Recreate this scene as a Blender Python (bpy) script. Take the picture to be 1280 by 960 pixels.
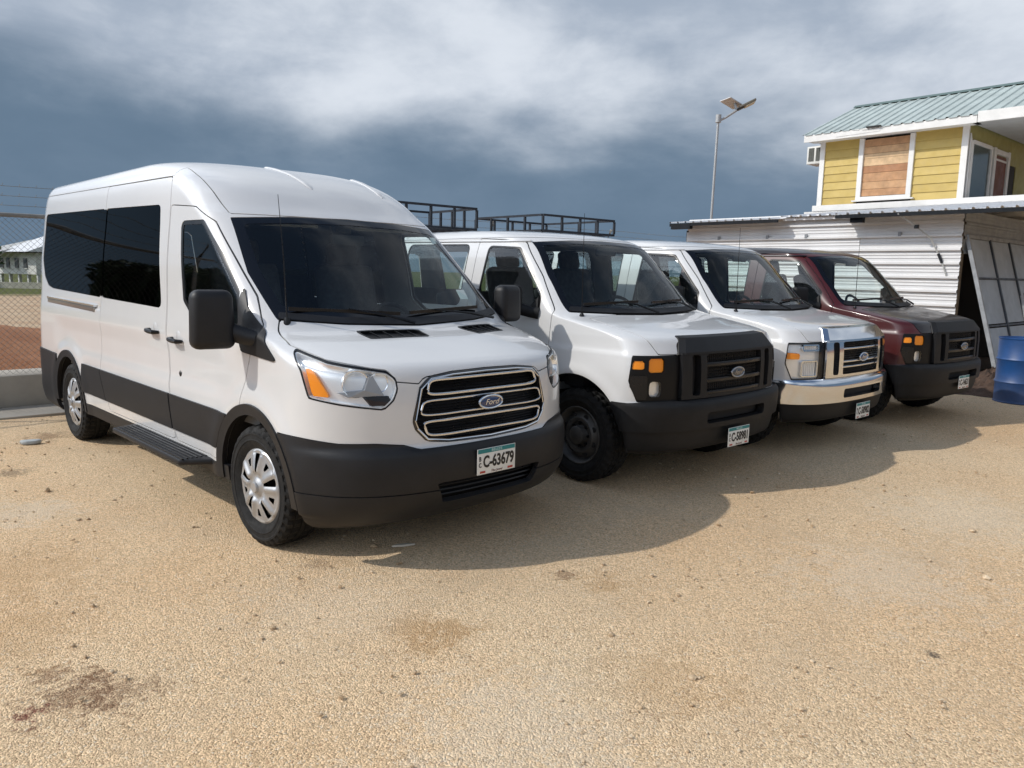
import bpy, bmesh, math, random
import numpy as np
from mathutils import Vector, Matrix
R = math.radians
rnd = random.Random(7)
for o in list(bpy.data.objects): bpy.data.objects.remove(o)
SC = bpy.context.scene
COL = SC.collection
# ---------------------------------------------------------------- camera
CF, CH, CPITCH, CROLL = 962.06, 1.6289, .1433, .0195
cam = bpy.data.cameras.new('camera'); camo = bpy.data.objects.new('camera', cam); COL.objects.link(camo)
cam.sensor_width = 36; cam.lens = CF/1280*36; cam.clip_start = .05; cam.clip_end = 3000
fw = Vector((0, math.cos(CPITCH), -math.sin(CPITCH))); up0 = Vector((0, math.sin(CPITCH), math.cos(CPITCH))); rt0 = Vector((1, 0, 0))
rt = math.cos(CROLL)*rt0+math.sin(CROLL)*up0; up = math.cos(CROLL)*up0-math.sin(CROLL)*rt0
camo.matrix_world = Matrix(((rt.x, up.x, -fw.x, 0), (rt.y, up.y, -fw.y, 0), (rt.z, up.z, -fw.z, CH), (0, 0, 0, 1)))
SC.camera = camo
# ---------------------------------------------------------------- sun, sky, exposure
TO_SUN = Vector((-1.20, -.29, 1.0)).normalized()
SUN_EL = math.asin(TO_SUN.z); SUN_ROT = math.atan2(TO_SUN.x, TO_SUN.y)
sl = bpy.data.lights.new('sun', 'SUN'); sl.energy = 2.55; sl.angle = R(.9); sl.color = (1, .955, .89)
so = bpy.data.objects.new('sun', sl); COL.objects.link(so); so.rotation_euler = TO_SUN.to_track_quat('Z', 'Y').to_euler()
SC.view_settings.view_transform = 'Standard'; SC.view_settings.look = 'None'
SC.view_settings.exposure = .20; SC.view_settings.gamma = 1
try: SC.view_settings.use_curve_mapping = False
except Exception: pass
W = bpy.data.worlds.new('World'); SC.world = W; W.use_nodes = True
class NT:
    """small helper for node trees"""
    def __init__(s, tree): s.t = tree; s.n = tree.nodes; s.l = tree.links
    def new(s, typ, ins=None, **kw):
        n = s.n.new(typ)
        for k, v in kw.items(): setattr(n, k, v)
        for k, v in (ins or {}).items(): s.put(n, k, v)
        return n
    def put(s, n, k, v):
        sock = n.inputs[k]
        if isinstance(v, bpy.types.NodeSocket): s.l.new(v, sock)
        elif isinstance(v, bpy.types.Node): s.l.new(v.outputs[0], sock)
        elif isinstance(v, (tuple, list)) and len(v) == 3 and sock.type == 'RGBA': sock.default_value = (*v, 1)
        else: sock.default_value = v
    def math(s, op, a, b=None, c=None, clamp=False):
        n = s.new('ShaderNodeMath', operation=op); n.use_clamp = clamp
        s.put(n, 0, a)
        if b is not None: s.put(n, 1, b)
        if c is not None: s.put(n, 2, c)
        return n.outputs[0]
    def mix(s, f, a, b, blend='MIX'):
        n = s.new('ShaderNodeMix', data_type='RGBA', blend_type=blend)
        for i, v in ((0, f), (6, a), (7, b)):
            sock = n.inputs[i]
            if isinstance(v, bpy.types.NodeSocket): s.l.new(v, sock)
            elif isinstance(v, (tuple, list)): sock.default_value = (*v[:3], 1)
            else: sock.default_value = v
        return n.outputs[2]
    def noise(s, vec, scale, detail=4, rough=.55, dist=0.0):
        n = s.new('ShaderNodeTexNoise', {'Scale': scale, 'Detail': detail, 'Roughness': rough, 'Distortion': dist})
        if vec is not None: s.put(n, 'Vector', vec)
        return n.outputs[0]
    def ramp(s, f, a, b, lo=0., hi=1., smooth=True):
        n = s.new('ShaderNodeMapRange', {0: f, 1: a, 2: b, 3: lo, 4: hi}); n.interpolation_type = 'SMOOTHSTEP' if smooth else 'LINEAR'
        return n.outputs[0]
SKY_SHIFT = (-1.11, 4.98, .82)
def build_sky():
    W.node_tree.nodes.clear(); T = NT(W.node_tree)
    d = T.new('ShaderNodeTexCoord').outputs['Generated']
    x, y, z = T.new('ShaderNodeSeparateXYZ', {0: d}).outputs
    vec = lambda op, a, b: T.new('ShaderNodeVectorMath', {0: a, 1: b}, operation=op).outputs[0]
    # cloud masses live on the direction sphere, squashed so that they lie in long level banks
    p = vec('ADD', vec('MULTIPLY', d, (1, 1, 2.5)), SKY_SHIFT)
    n1 = T.noise(p, 1.25, 4, .45, .1); n2 = T.noise(vec('ADD', p, (3.1, 1.7, .4)), 3.0, 7, .55, .15)
    n3 = T.noise(vec('ADD', vec('MULTIPLY', d, (1, 1, 1.5)), (7, 2, 5)), 8.5, 6, .58, .3)
    sky = T.new('ShaderNodeTexSky', sky_type='NISHITA', sun_disc=False, sun_elevation=SUN_EL, sun_rotation=SUN_ROT, air_density=1.3, dust_density=.8)
    w = T.math('ADD', T.math('MULTIPLY', T.math('SUBTRACT', n1, .5), .40), T.math('MULTIPLY', T.math('SUBTRACT', n2, .5), .20))
    shelf = T.ramp(T.math('ADD', z, w), .105, .255)  # 0 in the rain shelf near the horizon, 1 in the broken deck above
    k = T.math('ADD', T.math('MULTIPLY', n1, .30), T.math('ADD', T.math('MULTIPLY', n2, .48), T.math('MULTIPLY', n3, .22)))
    storm = T.mix(T.ramp(k, .38, .62), (1.15, 1.74, 2.48), (1.52, 2.16, 2.98))
    deck = T.mix(T.ramp(k, .40, .62), (3.2, 3.8, 4.7), (6.3, 6.75, 7.4))
    # glow added to the deck sunward, out of view, to raise the fill; the storm ahead stands against it
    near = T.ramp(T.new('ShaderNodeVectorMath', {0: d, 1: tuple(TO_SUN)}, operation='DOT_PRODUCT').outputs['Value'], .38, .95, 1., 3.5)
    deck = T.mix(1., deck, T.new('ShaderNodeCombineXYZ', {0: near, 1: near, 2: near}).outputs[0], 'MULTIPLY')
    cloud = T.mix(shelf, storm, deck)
    # high overhead the cloud breaks up into open blue
    c = T.math('ADD', T.math('SUBTRACT', T.math('MULTIPLY', y, .12), T.math('MULTIPLY', z, .85)), T.math('MULTIPLY', T.math('SUBTRACT', k, .5), 1.2))
    cover = T.ramp(c, -.72, -.40)
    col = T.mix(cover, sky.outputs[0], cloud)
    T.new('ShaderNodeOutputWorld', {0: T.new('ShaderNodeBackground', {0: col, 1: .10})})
build_sky()
# ---------------------------------------------------------------- materials
MATS = {}
def pbr(name, col, rough=.5, metal=0., coat=0., var=.0, vscale=3., bump=0., bscale=30., spec=.5, dust=None, trans=0., emit=None, coatr=.08):
    if name in MATS: return MATS[name]
    m = bpy.data.materials.new(name); m.use_nodes = True; T = NT(m.node_tree)
    b = T.n['Principled BSDF']; b.inputs['Base Color'].default_value = (*col, 1)
    b.inputs['Roughness'].default_value = rough; b.inputs['Metallic'].default_value = metal
    b.inputs['Specular IOR Level'].default_value = spec
    b.inputs['Coat Weight'].default_value = coat; b.inputs['Coat Roughness'].default_value = coatr
    b.inputs['Transmission Weight'].default_value = trans
    tc = T.new('ShaderNodeTexCoord').outputs['Object']
    c = None
    if var:
        f = T.noise(tc, vscale, 5, .6)
        c = T.mix(T.ramp(f, .25, .75), tuple(v*(1-var) for v in col), tuple(min(1, v*(1+var)) for v in col))
        T.put(b, 'Roughness', T.ramp(T.noise(tc, vscale*2.3, 4), .3, .7, rough*.85, min(1, rough*1.2)))
    if dust:                                           # road dust settling low on the vehicle: (colour, z0, z1, strength)
        dc, z0, z1, st = dust
        z = T.new('ShaderNodeSeparateXYZ', {0: tc}).outputs[2]
        f = T.ramp(z, z0, z1, st, 0.02)
        f = T.math('MULTIPLY', f, T.ramp(T.noise(tc, 5, 6, .65), .25, .75, .35, 1.25), clamp=True)
        c = T.mix(f, c if c is not None else col, dc)
        rr = T.mix(f, (rough,)*3, (.85,)*3); T.put(b, 'Roughness', rr)
    if c is not None: T.put(b, 'Base Color', c)
    if bump:
        bn = T.new('ShaderNodeBump', {'Strength': bump, 'Distance': .02, 'Height': T.noise(tc, bscale, 5, .6)})
        T.put(b, 'Normal', bn)
    MATS[name] = m; return m
DUST = (.42, .33, .22)
def glass(name, tint, gloss=1.0, rough=0.02, refl=1.25):
    if name in MATS: return MATS[name]
    m = bpy.data.materials.new(name); m.use_nodes = True; T = NT(m.node_tree); T.n.clear()
    tr = T.new('ShaderNodeBsdfTransparent', {0: tint})
    gl = T.new('ShaderNodeBsdfGlossy', {0: (gloss, gloss, gloss), 1: rough})
    bf = T.new('ShaderNodeNewGeometry').outputs['Backfacing']      # a pane is thin: same reflection from inside and out
    fr = T.new('ShaderNodeFresnel', {0: T.ramp(bf, 0, 1, 1.52, 1/1.52, False)})
    mx = T.new('ShaderNodeMixShader', {0: T.math('MULTIPLY', fr.outputs[0], refl, clamp=True), 1: tr, 2: gl})
    T.new('ShaderNodeOutputMaterial', {0: mx}); MATS[name] = m; return m
def m_white(): return pbr('white_paint', (.65, .65, .645), .30, coat=.9, var=.025, vscale=1.2, dust=(DUST, .28, .75, .22), coatr=.04)
def m_maroon(): return pbr('maroon_paint', (.056, .004, .005), .36, coat=.35, var=.12, vscale=2, dust=((.20, .12, .09), .3, 1.0, .10))
def m_maroon_dark(): return pbr('maroon_dark_reflection', (.012, .007, .007), .32, coat=.35, var=.3, vscale=3)  # hood and roof copy: reflection of dark cloud put into the colour
def m_plastic(): return pbr('grained_black_plastic', (.0075, .008, .0098), .5, var=.25, vscale=6, bump=.05, bscale=400, spec=.4, dust=((.12, .10, .08), .2, .8, .02))
def m_black(): return pbr('black_trim', (.008, .008, .009), .30, var=.15, spec=.35)
def m_void(): return pbr('dark_inside', (.010, .010, .011), .8)
def m_cabin(): return pbr('grey_cabin_lining', (.20, .205, .205), .85, var=.06)
def m_seat(): return pbr('charcoal_seat_cloth', (.035, .037, .043), .9, var=.2, vscale=12, bump=.1, bscale=200)
def m_chrome(): return pbr('chrome', (.66, .685, .72), .11, 1.0)
def m_bright(): return pbr('bright_reflector', (.90, .91, .92), .28, .5)
def m_bowl(): return pbr('lamp_bowl_chrome', (.88, .89, .90), .10, 1.0)
def m_silver(): return pbr('silver_wheel_paint', (.40, .40, .40), .34, .5, coat=.25, var=.05, vscale=8, dust=None)
def m_tyre(): return pbr('tyre_rubber', (.011, .0108, .0105), .75, spec=.3, var=.35, vscale=9, bump=.25, bscale=160)
def m_amber(): return pbr('amber_lens', (.95, .30, .015), .3, coat=.3, spec=.4)
def m_lens(): return glass('clear_lens', (.97, .98, .98), 1.0, .03, .8)
def m_wind(): return glass('windscreen_glass', (.84, .92, .91), refl=.72)
def m_side(): return glass('side_glass', (.85, .90, .885), refl=1.0)
def m_privacy(): return glass('privacy_glass', (.008, .009, .010), refl=.45)
# ---------------------------------------------------------------- mesh helpers
def raw_obj(name, me, parent=None, loc=None, rotz=None):
    o = bpy.data.objects.new(name, me); COL.objects.link(o)
    if parent is not None: o.parent = parent
    if loc is not None: o.location = loc
    if rotz is not None: o.rotation_euler = (0, 0, rotz)
    return o
def tag(o, label=None, cat=None, group=None, kind=None):
    for k, v in (('label', label), ('category', cat), ('group', group), ('kind', kind)):
        if v: o[k] = v
    return o
def thing(name, label, cat, loc=(0, 0, 0), rotz=0., group=None):
    o = bpy.data.objects.new(name, None); COL.objects.link(o); o.empty_display_size = .2
    o.location = loc; o.rotation_euler = (0, 0, rotz); return tag(o, label, cat, group)
class MB:
    """collects simple shapes for ONE mesh"""
    def __init__(s): s.v = []; s.f = []; s.sm = []
    def add(s, vs, fs, smooth=False):
        k = len(s.v); s.v += [tuple(map(float, p)) for p in vs]; s.f += [tuple(i+k for i in f) for f in fs]; s.sm += [smooth]*len(fs); return s
    def box(s, c, d, rot=None, taper=None):
        hx, hy, hz = d[0]/2, d[1]/2, d[2]/2
        P = [Vector((sx*hx, sy*hy, sz*hz)) for sz in (-1, 1) for sx, sy in ((-1, -1), (1, -1), (1, 1), (-1, 1))]
        if taper: P = [Vector((p.x*(taper if p.z > 0 else 1), p.y*(taper if p.z > 0 else 1), p.z)) for p in P]
        if rot is not None: P = [rot @ p for p in P]
        c = Vector(c); return s.add([p+c for p in P], [(0, 3, 2, 1), (4, 5, 6, 7), (0, 1, 5, 4), (1, 2, 6, 5), (2, 3, 7, 6), (3, 0, 4, 7)])
    def beam(s, a, b, w, h=None, upv=(0, 0, 1)):
        a, b = Vector(a), Vector(b); d = b-a; L = d.length; d.normalize()
        upv = Vector(upv)
        if abs(d.dot(upv)) > .98: upv = Vector((1, 0, 0))
        sd = d.cross(upv).normalized(); u2 = sd.cross(d)
        return s.box((a+b)/2, (L, w, h or w), Matrix((d, sd, u2)).transposed())
    def tube(s, path, r, n=8, caps=True, closed=False, flat=1.0, upv=(0, 0, 1)):
        P = [Vector(p) for p in path]; m = len(P); vs = []; fs = []
        rr = r if isinstance(r, (list, tuple)) else [r]*m
        for i, p in enumerate(P):
            t = (P[(i+1) % m]-P[i-1]) if closed else (P[min(i+1, m-1)]-P[max(i-1, 0)])
            t.normalize(); u = Vector(upv)
            if abs(t.dot(u)) > .97: u = Vector((1, 0, 0)) if abs(t.x) < .9 else Vector((0, 1, 0))
            a = t.cross(u).normalized(); b = a.cross(t)
            for k in range(n):
                an = 2*math.pi*k/n; vs.append(p+a*math.cos(an)*rr[i]*flat+b*math.sin(an)*rr[i])
        for i in range(m if closed else m-1):
            j = (i+1) % m
            for k in range(n): fs.append((i*n+k, i*n+(k+1) % n, j*n+(k+1) % n, j*n+k))
        if caps and not closed: fs += [tuple(range(n))[::-1], tuple((m-1)*n+k for k in range(n))]
        return s.add(vs, fs, True)
    def lathe(s, prof, c, axis='y', n=48, sgn=1, a0=0., jag=None):
        """profile of (radius, offset along the axis)"""
        vs = []; fs = []; m = len(prof)
        for k in range(n):
            an = 2*math.pi*k/n+a0
            for q, (r, h) in enumerate(prof):
                if jag: r = r+jag(k, q)
                ca, sa = r*math.cos(an), r*math.sin(an); h2 = h*sgn
                vs.append({'y': (c[0]+ca, c[1]+h2, c[2]+sa), 'z': (c[0]+ca, c[1]+sa, c[2]+h2), 'x': (c[0]+h2, c[1]+ca, c[2]+sa)}[axis])
        for k in range(n):
            j = (k+1) % n
            for q in range(m-1): fs.append((k*m+q, j*m+q, j*m+q+1, k*m+q+1))
        return s.add(vs, fs, True)
    def prism(s, poly, z0, z1, fn=None):
        """poly of (a, b) extruded z0..z1; fn maps (a, b, z) to a point"""
        fn = fn or (lambda a, b, z: (a, b, z)); n = len(poly)
        vs = [fn(a, b, z0) for a, b in poly]+[fn(a, b, z1) for a, b in poly]
        return s.add(vs, [tuple(range(n))[::-1], tuple(range(n, 2*n))]+[(i, (i+1) % n, n+(i+1) % n, n+i) for i in range(n)])
    def build(s, name, mat, parent=None, bevel=0., seg=2, loc=None, rotz=None, angle=35, fix=True):
        me = bpy.data.meshes.new(name); me.from_pydata(s.v, [], s.f)
        for p, sm in zip(me.polygons, s.sm): p.use_smooth = sm
        if fix or bevel:
            bm = bmesh.new(); bm.from_mesh(me)
            bmesh.ops.recalc_face_normals(bm, faces=bm.faces)
            if bevel:
                ed = [e for e in bm.edges if len(e.link_faces) == 2 and e.calc_face_angle(0) > R(40)]
                bmesh.ops.bevel(bm, geom=ed, offset=bevel, segments=seg, affect='EDGES', profile=.5, clamp_overlap=True)
                for f in bm.faces: f.smooth = True
            bm.to_mesh(me); bm.free()
        if any(p.use_smooth for p in me.polygons): me.set_sharp_from_angle(angle=R(angle))
        me.materials.append(mat)
        return raw_obj(name, me, parent, loc, rotz)
def rbox(name, c, d, mat, parent, r=.02, rot=None, seg=3, taper=None):
    return MB().box(c, d, rot, taper).build(name, mat, parent, bevel=r, seg=seg)
def text_mesh(name, body, size, mat, parent, mtx, shear=0., sx=1., align='CENTER', extrude=.0006, bold=0.):
    cu = bpy.data.curves.new(name, 'FONT'); cu.body = body; cu.size = size; cu.align_x = align; cu.align_y = 'CENTER'
    cu.shear = shear; cu.extrude = extrude; cu.offset = bold; cu.resolution_u = 3
    t = bpy.data.objects.new(name, cu); COL.objects.link(t)
    dg = bpy.context.evaluated_depsgraph_get(); dg.update()
    me = bpy.data.meshes.new_from_object(t.evaluated_get(dg)); bpy.data.objects.remove(t); bpy.data.curves.remove(cu)
    me.transform(mtx @ Matrix.Diagonal((sx, 1, 1, 1))); me.materials.clear(); me.materials.append(mat); me.name = name
    return raw_obj(name, me, parent)
# ---------------------------------------------------------------- vehicle skins
def pchip(xk, yk, x):
    xk = np.asarray(xk, float); yk = np.asarray(yk, float)
    h = np.diff(xk); d = np.diff(yk)/h
    m = np.zeros(len(xk)); m[0] = d[0]; m[-1] = d[-1]
    for i in range(1, len(xk)-1):
        if d[i-1]*d[i] > 0:
            a, b = 2*h[i]+h[i-1], h[i]+2*h[i-1]
            m[i] = (a+b)/(a/d[i-1]+b/d[i])
    i = np.clip(np.searchsorted(xk, x)-1, 0, len(h)-1)
    t = (x-xk[i])/h[i]
    return ((2*t**3-3*t**2+1)*yk[i]+(t**3-2*t**2+t)*h[i]*m[i]+(-2*t**3+3*t**2)*yk[i+1]+(t**3-t**2)*h[i]*m[i+1])

class Skin:
    """A vehicle skin made of plan outlines stacked upwards: nose, flanks, tail and roof in one sheet."""
    def __init__(s, keys, nlev, side_fn=None, nf=56, ns=105, nr=12):
        K = np.array(keys, float)                    # z xf A n w xr
        s.K = K
        d = np.sqrt(np.sum(np.diff(K[:, [0, 1, 4]], axis=0)**2, axis=1))
        q = np.concatenate([[0], np.cumsum(d)])
        qs = np.linspace(0, q[-1], nlev)
        L = np.stack([pchip(q, K[:, j], qs) for j in range(6)], -1)
        s.q, s.L = q, L
        s.side_fn = side_fn
        th = np.linspace(0, 1, nf)**1.25*np.pi/2
        rows = []
        for z, xf, A, n, w, xr in L:
            fx = xf-A+A*np.cos(th)**(2/n); fx[-1] = xf-A
            fy = w*np.sin(th)**(2/n)
            Ar = min(.22, (xf-A-xr)*.3)
            sx = np.linspace(xf-A, xr+Ar, ns+1)[1:]
            sy = np.full(ns, w)
            t2 = np.linspace(np.pi/2, 0, nr+1)[1:]
            rx = xr+Ar-Ar*np.cos(t2)**(2/3.2); ry = w*np.sin(t2)**(2/3.2); ry[-1] = 0
            x = np.concatenate([fx, sx, rx]); y = np.concatenate([fy, sy, ry])
            if side_fn is not None: y = y+side_fn(x, np.full_like(x, z), y, w)
            x = np.concatenate([x, x[-2:0:-1]]); y = np.concatenate([y, -y[-2:0:-1]])
            rows.append(np.stack([x, y, np.full_like(x, z)], -1))
        s.P = np.array(rows)                          # levels x ring x 3 (ring closed)
        P = s.P
        du = np.roll(P, -1, 1)-np.roll(P, 1, 1)
        dv = np.gradient(P, axis=0)
        N = np.cross(du, dv); N /= np.linalg.norm(N, axis=-1, keepdims=True)+1e-12
        s.N = N
        s.n_half = nf+ns+nr
    def at(s, z):
        z = np.clip(z, s.L[0, 0], s.L[-1, 0])
        return [np.interp(z, s.L[:, 0], s.L[:, j]) for j in range(6)]
    def fx(s, y, z):                                  # nose: x at (y, z)
        _, xf, A, n, w, xr = s.at(z)
        r = np.clip(np.abs(y)/w, 0, 1)
        return xf-A+A*(1-r**n)**(1/n)
    def sy(s, x, z):                                  # flank: |y| at (x, z)
        _, xf, A, n, w, xr = s.at(z)
        r = np.clip((x-(xf-A))/A, 0, 1)
        y = w*(1-r**n)**(1/n)
        if s.side_fn is not None: y = y+s.side_fn(np.array([x]), np.array([z]), np.array([y]), w)[0]
        return float(y)

def sstep(a, b, x):
    t = np.clip((x-a)/(b-a), 0, 1); return t*t*(3-2*t)
def mini_side(x, z, y, w):
    near = sstep(.55, .95, y/w)
    crease = -.014*(sstep(.80, .92, z)*(1-sstep(1.02, 1.16, z)))*sstep(-4.3, -3.9, x)*(1-sstep(-.6, -.2, x))
    rail = -.010*np.exp(-((z-1.285)/.022)**2)*sstep(-4.25, -4.2, x)*(1-sstep(-2.85, -2.8, x))
    flare = .016*np.exp(-((np.hypot(x, z-.36)-.52)/.07)**2)*(z > .3)+.012*np.exp(-((np.hypot(x+3.75, z-.36)-.52)/.07)**2)
    return near*(crease+rail+flare)
MINI = [
 (.22, .74, .50, 2.6, .93, -4.80), (.27, .86, .60, 2.6, .965, -4.90), (.40, .975, .66, 2.6, .985, -4.94), (.55, 1.0, .66, 2.5, .993, -4.90),
 (.65, .985, .65, 2.5, .995, -4.90), (.69, .955, .62, 2.4, .995, -4.90), (.85, .945, .60, 2.4, .992, -4.90), (1.06, .915, .56, 2.4, .985, -4.90),
 (1.11, .875, .52, 2.4, .982, -4.90), (1.16, .74, .47, 2.4, .98, -4.90), (1.22, .52, .43, 2.4, .975, -4.90), (1.275, .30, .40, 2.5, .968, -4.90),
 (1.345, .20, .38, 2.6, .960, -4.90), (1.65, -.17, .37, 2.6, .94, -4.90), (1.965, -.55, .36, 2.7, .900, -4.90), (2.03, -.65, .39, 2.8, .892, -4.90),
 (2.15, -.82, .46, 3.0, .875, -4.90), (2.25, -1.00, .56, 3.1, .855, -4.90), (2.33, -1.22, .66, 3.1, .825, -4.90), (2.39, -1.52, .72, 3.0, .765, -4.88),
 (2.42, -1.9, .8, 2.7, .65, -4.78), (2.44, -2.4, .6, 2.5, .43, -4.4), (2.447, -2.9, .2, 2.5, .004, -3.8)]
def van_side(x, z, y, w):
    near = sstep(.55, .95, y/w)
    line = -.010*sstep(1.05, 1.075, z)*(1-sstep(1.1, 1.3, z))
    gut = .010*np.exp(-((z-1.935)/.012)**2)*sstep(-4.4, -4.3, x)*(1-sstep(-.95, -.85, x))
    flare = .018*np.exp(-((np.hypot(x, z-.36)-.52)/.06)**2)+.018*np.exp(-((np.hypot(x+3.42, z-.36)-.52)/.06)**2)
    return near*(line+gut+flare*(z > .3))
VAN = [
 (.28, .66, .45, 2.6, .93, -4.38), (.34, .79, .42, 2.6, .965, -4.44), (.62, .83, .40, 2.5, .985, -4.46), (.68, .82, .38, 2.5, .985, -4.46),
 (.71, .775, .34, 2.4, .985, -4.46), (.90, .775, .32, 2.3, .99, -4.46), (1.05, .765, .32, 2.3, .98, -4.46), (1.10, .745, .33, 2.3, .975, -4.46),
 (1.165, .70, .35, 2.4, .97, -4.46), (1.19, .64, .37, 2.4, .966, -4.46), (1.25, .33, .38, 2.5, .957, -4.46), (1.32, -.02, .38, 2.6, .945, -4.45),
 (1.60, -.30, .42, 2.6, .885, -4.43), (1.90, -.60, .45, 2.6, .80, -4.40), (1.955, -.73, .50, 2.6, .765, -4.38), (1.995, -.98, .6, 2.5, .70, -4.33),
 (2.02, -1.3, .7, 2.5, .58, -4.25), (2.035, -1.8, .6, 2.5, .35, -3.9), (2.04, -2.3, .2, 2.5, .004, -3.3)]
# ---------------------------------------------------------------- end skins
# ---------------------------------------------------------------- cutting panels out of a skin
def inset(poly, r):
    P = np.array(poly, float); n = len(P)
    A = .5*np.sum(P[:, 0]*np.roll(P[:, 1], -1)-np.roll(P[:, 0], -1)*P[:, 1]); sg = 1 if A > 0 else -1
    out = []
    for i in range(n):
        a, b, c = P[i-1], P[i], P[(i+1) % n]
        e1 = (b-a)/np.linalg.norm(b-a); e2 = (c-b)/np.linalg.norm(c-b)
        n1 = sg*np.array([-e1[1], e1[0]]); n2 = sg*np.array([-e2[1], e2[0]])
        k = (n1+n2)/(1+n1 @ n2+1e-9); out.append(b+k*r)
    return np.array(out)
def sd_poly(px, py, poly, r=0.):
    P = inset(poly, r) if r else np.array(poly, float)
    d = np.full(px.shape, 1e9); s = np.ones(px.shape); n = len(P)
    for i in range(n):
        a, b = P[i], P[i-1]; e = b-a
        wx, wy = px-a[0], py-a[1]
        t = np.clip((wx*e[0]+wy*e[1])/(e @ e+1e-12), 0, 1)
        d = np.minimum(d, (wx-e[0]*t)**2+(wy-e[1]*t)**2)
        c1 = py >= a[1]; c2 = py < b[1]; c3 = e[0]*wy > e[1]*wx
        flip = (c1 & c2 & c3) | (~c1 & ~c2 & ~c3); s = np.where(flip, -s, s)
    return s*np.sqrt(d)-r
def J(*a):
    """intersection kept as a list, so that thin rings survive the cutting"""
    out = []
    for p in a: out += p if isinstance(p, list) else [p]
    return out
def cut(sk, phis, off=0., rim=0.):
    """the piece of the skin where every phi < 0, moved out by off, its cut edges turned inwards by rim"""
    P, N = sk.P, sk.N
    phis = J(phis); nl, nr = phis[0].shape; K = len(phis)
    F = np.stack([np.where(np.abs(p) < 1e-6, 1e-6, p).reshape(-1) for p in phis], -1)
    Pf = (P+N*off).reshape(-1, 3); Nf = N.reshape(-1, 3)
    i, j = np.meshgrid(np.arange(nl-1), np.arange(nr), indexing='ij')
    j2 = (j+1) % nr
    C = np.stack([i*nr+j, i*nr+j2, (i+1)*nr+j2, (i+1)*nr+j], -1).reshape(-1, 4)
    neg = F[C] < 0
    full = neg.all((1, 2)); dead = (~neg).all(1).any(1)
    fc = C[full]; part = C[~full & ~dead]
    used = np.unique(fc); V = [tuple(p) for p in Pf[used]]; NV = [tuple(p) for p in Nf[used]]
    lut = np.zeros(len(Pf), int); lut[used] = np.arange(len(used)); vid = {int(g): k for k, g in enumerate(used)}
    faces = lut[fc].tolist(); data = {}; rims = []
    def vert(key):
        k = vid.get(key)
        if k is None:
            p, n, f, on = data[key]; k = vid[key] = len(V); V.append(tuple(p)); NV.append(tuple(n/(np.linalg.norm(n)+1e-9)))
        return k
    for c in part.tolist():
        poly = c
        for g in c:
            if g not in data: data[g] = (Pf[g], Nf[g], F[g], ())
        for k in range(K):
            vals = [data[q][2][k] for q in poly]
            if all(v < 0 for v in vals): continue
            if all(v >= 0 for v in vals): poly = []; break
            out = []; n = len(poly)
            for a in range(n):
                A, B = poly[a], poly[(a+1) % n]; va, vb = vals[a], vals[(a+1) % n]
                if va < 0: out.append(A)
                if (va < 0) != (vb < 0):
                    a_, b_ = (A, B) if repr(A) < repr(B) else (B, A); key = (k, a_, b_)
                    if key not in data:
                        da, db = data[a_], data[b_]; t = da[2][k]/(da[2][k]-db[2][k])
                        f = da[2]*(1-t)+db[2]*t; f[k] = -1e-9
                        data[key] = (da[0]*(1-t)+db[0]*t, da[1]*(1-t)+db[1]*t, f, (k,)+tuple(set(da[3]) & set(db[3])))
                    out.append(key)
            poly = out
            if len(poly) < 3: break
        if len(poly) < 3: continue
        ids = [vert(q) for q in poly]
        faces.append(ids)
        if rim:
            n = len(poly)
            for a in range(n):
                A, B = poly[a], poly[(a+1) % n]
                if set(data[A][3]) & set(data[B][3]): rims.append((ids[a], ids[(a+1) % n]))
    if rim:
        rv = {}
        def rvp(k):
            if k not in rv:
                p, n = np.array(V[k]), np.array(NV[k]); a = len(V)
                V.append(tuple(p)); V.append(tuple(p-n*rim)); NV.append(None); NV.append(None); rv[k] = a
            return rv[k]
        for a, b in rims:
            A, B = rvp(a), rvp(b); faces.append([B, A, A+1, B+1])
            n = np.cross(np.array(V[A])-np.array(V[B]), np.array(V[A+1])-np.array(V[A])); n = n/(np.linalg.norm(n)+1e-12)
            for k in (A, A+1, B, B+1): NV[k] = tuple(n) if NV[k] is None else tuple(np.array(NV[k])+n)
    return V, faces, NV
def panel(name, sk, phi, mat, parent, off=0., rim=.012, cache=None):
    key = (id(sk), cache) if cache else None
    me = PANELS.get(key) if key else None
    if me is None:
        V, Fc, NV = cut(sk, phi() if callable(phi) else phi, off, rim)
        if not V: print('EMPTY PANEL', name); NV = np.zeros((0, 3))
        me = bpy.data.meshes.new(name); me.from_pydata(V, [], Fc)
        me.polygons.foreach_set('use_smooth', [True]*len(me.polygons))
        n = np.array(NV, float).reshape(-1, 3); n /= np.linalg.norm(n, axis=1, keepdims=True)+1e-12
        if len(n): me.normals_split_custom_set_from_vertices(n.tolist())
        me.materials.append(mat)
        if key: PANELS[key] = me
    elif me.materials[0] != mat:
        me = me.copy(); me.materials[0] = mat
    return raw_obj(name, me, parent)
PANELS = {}
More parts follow.
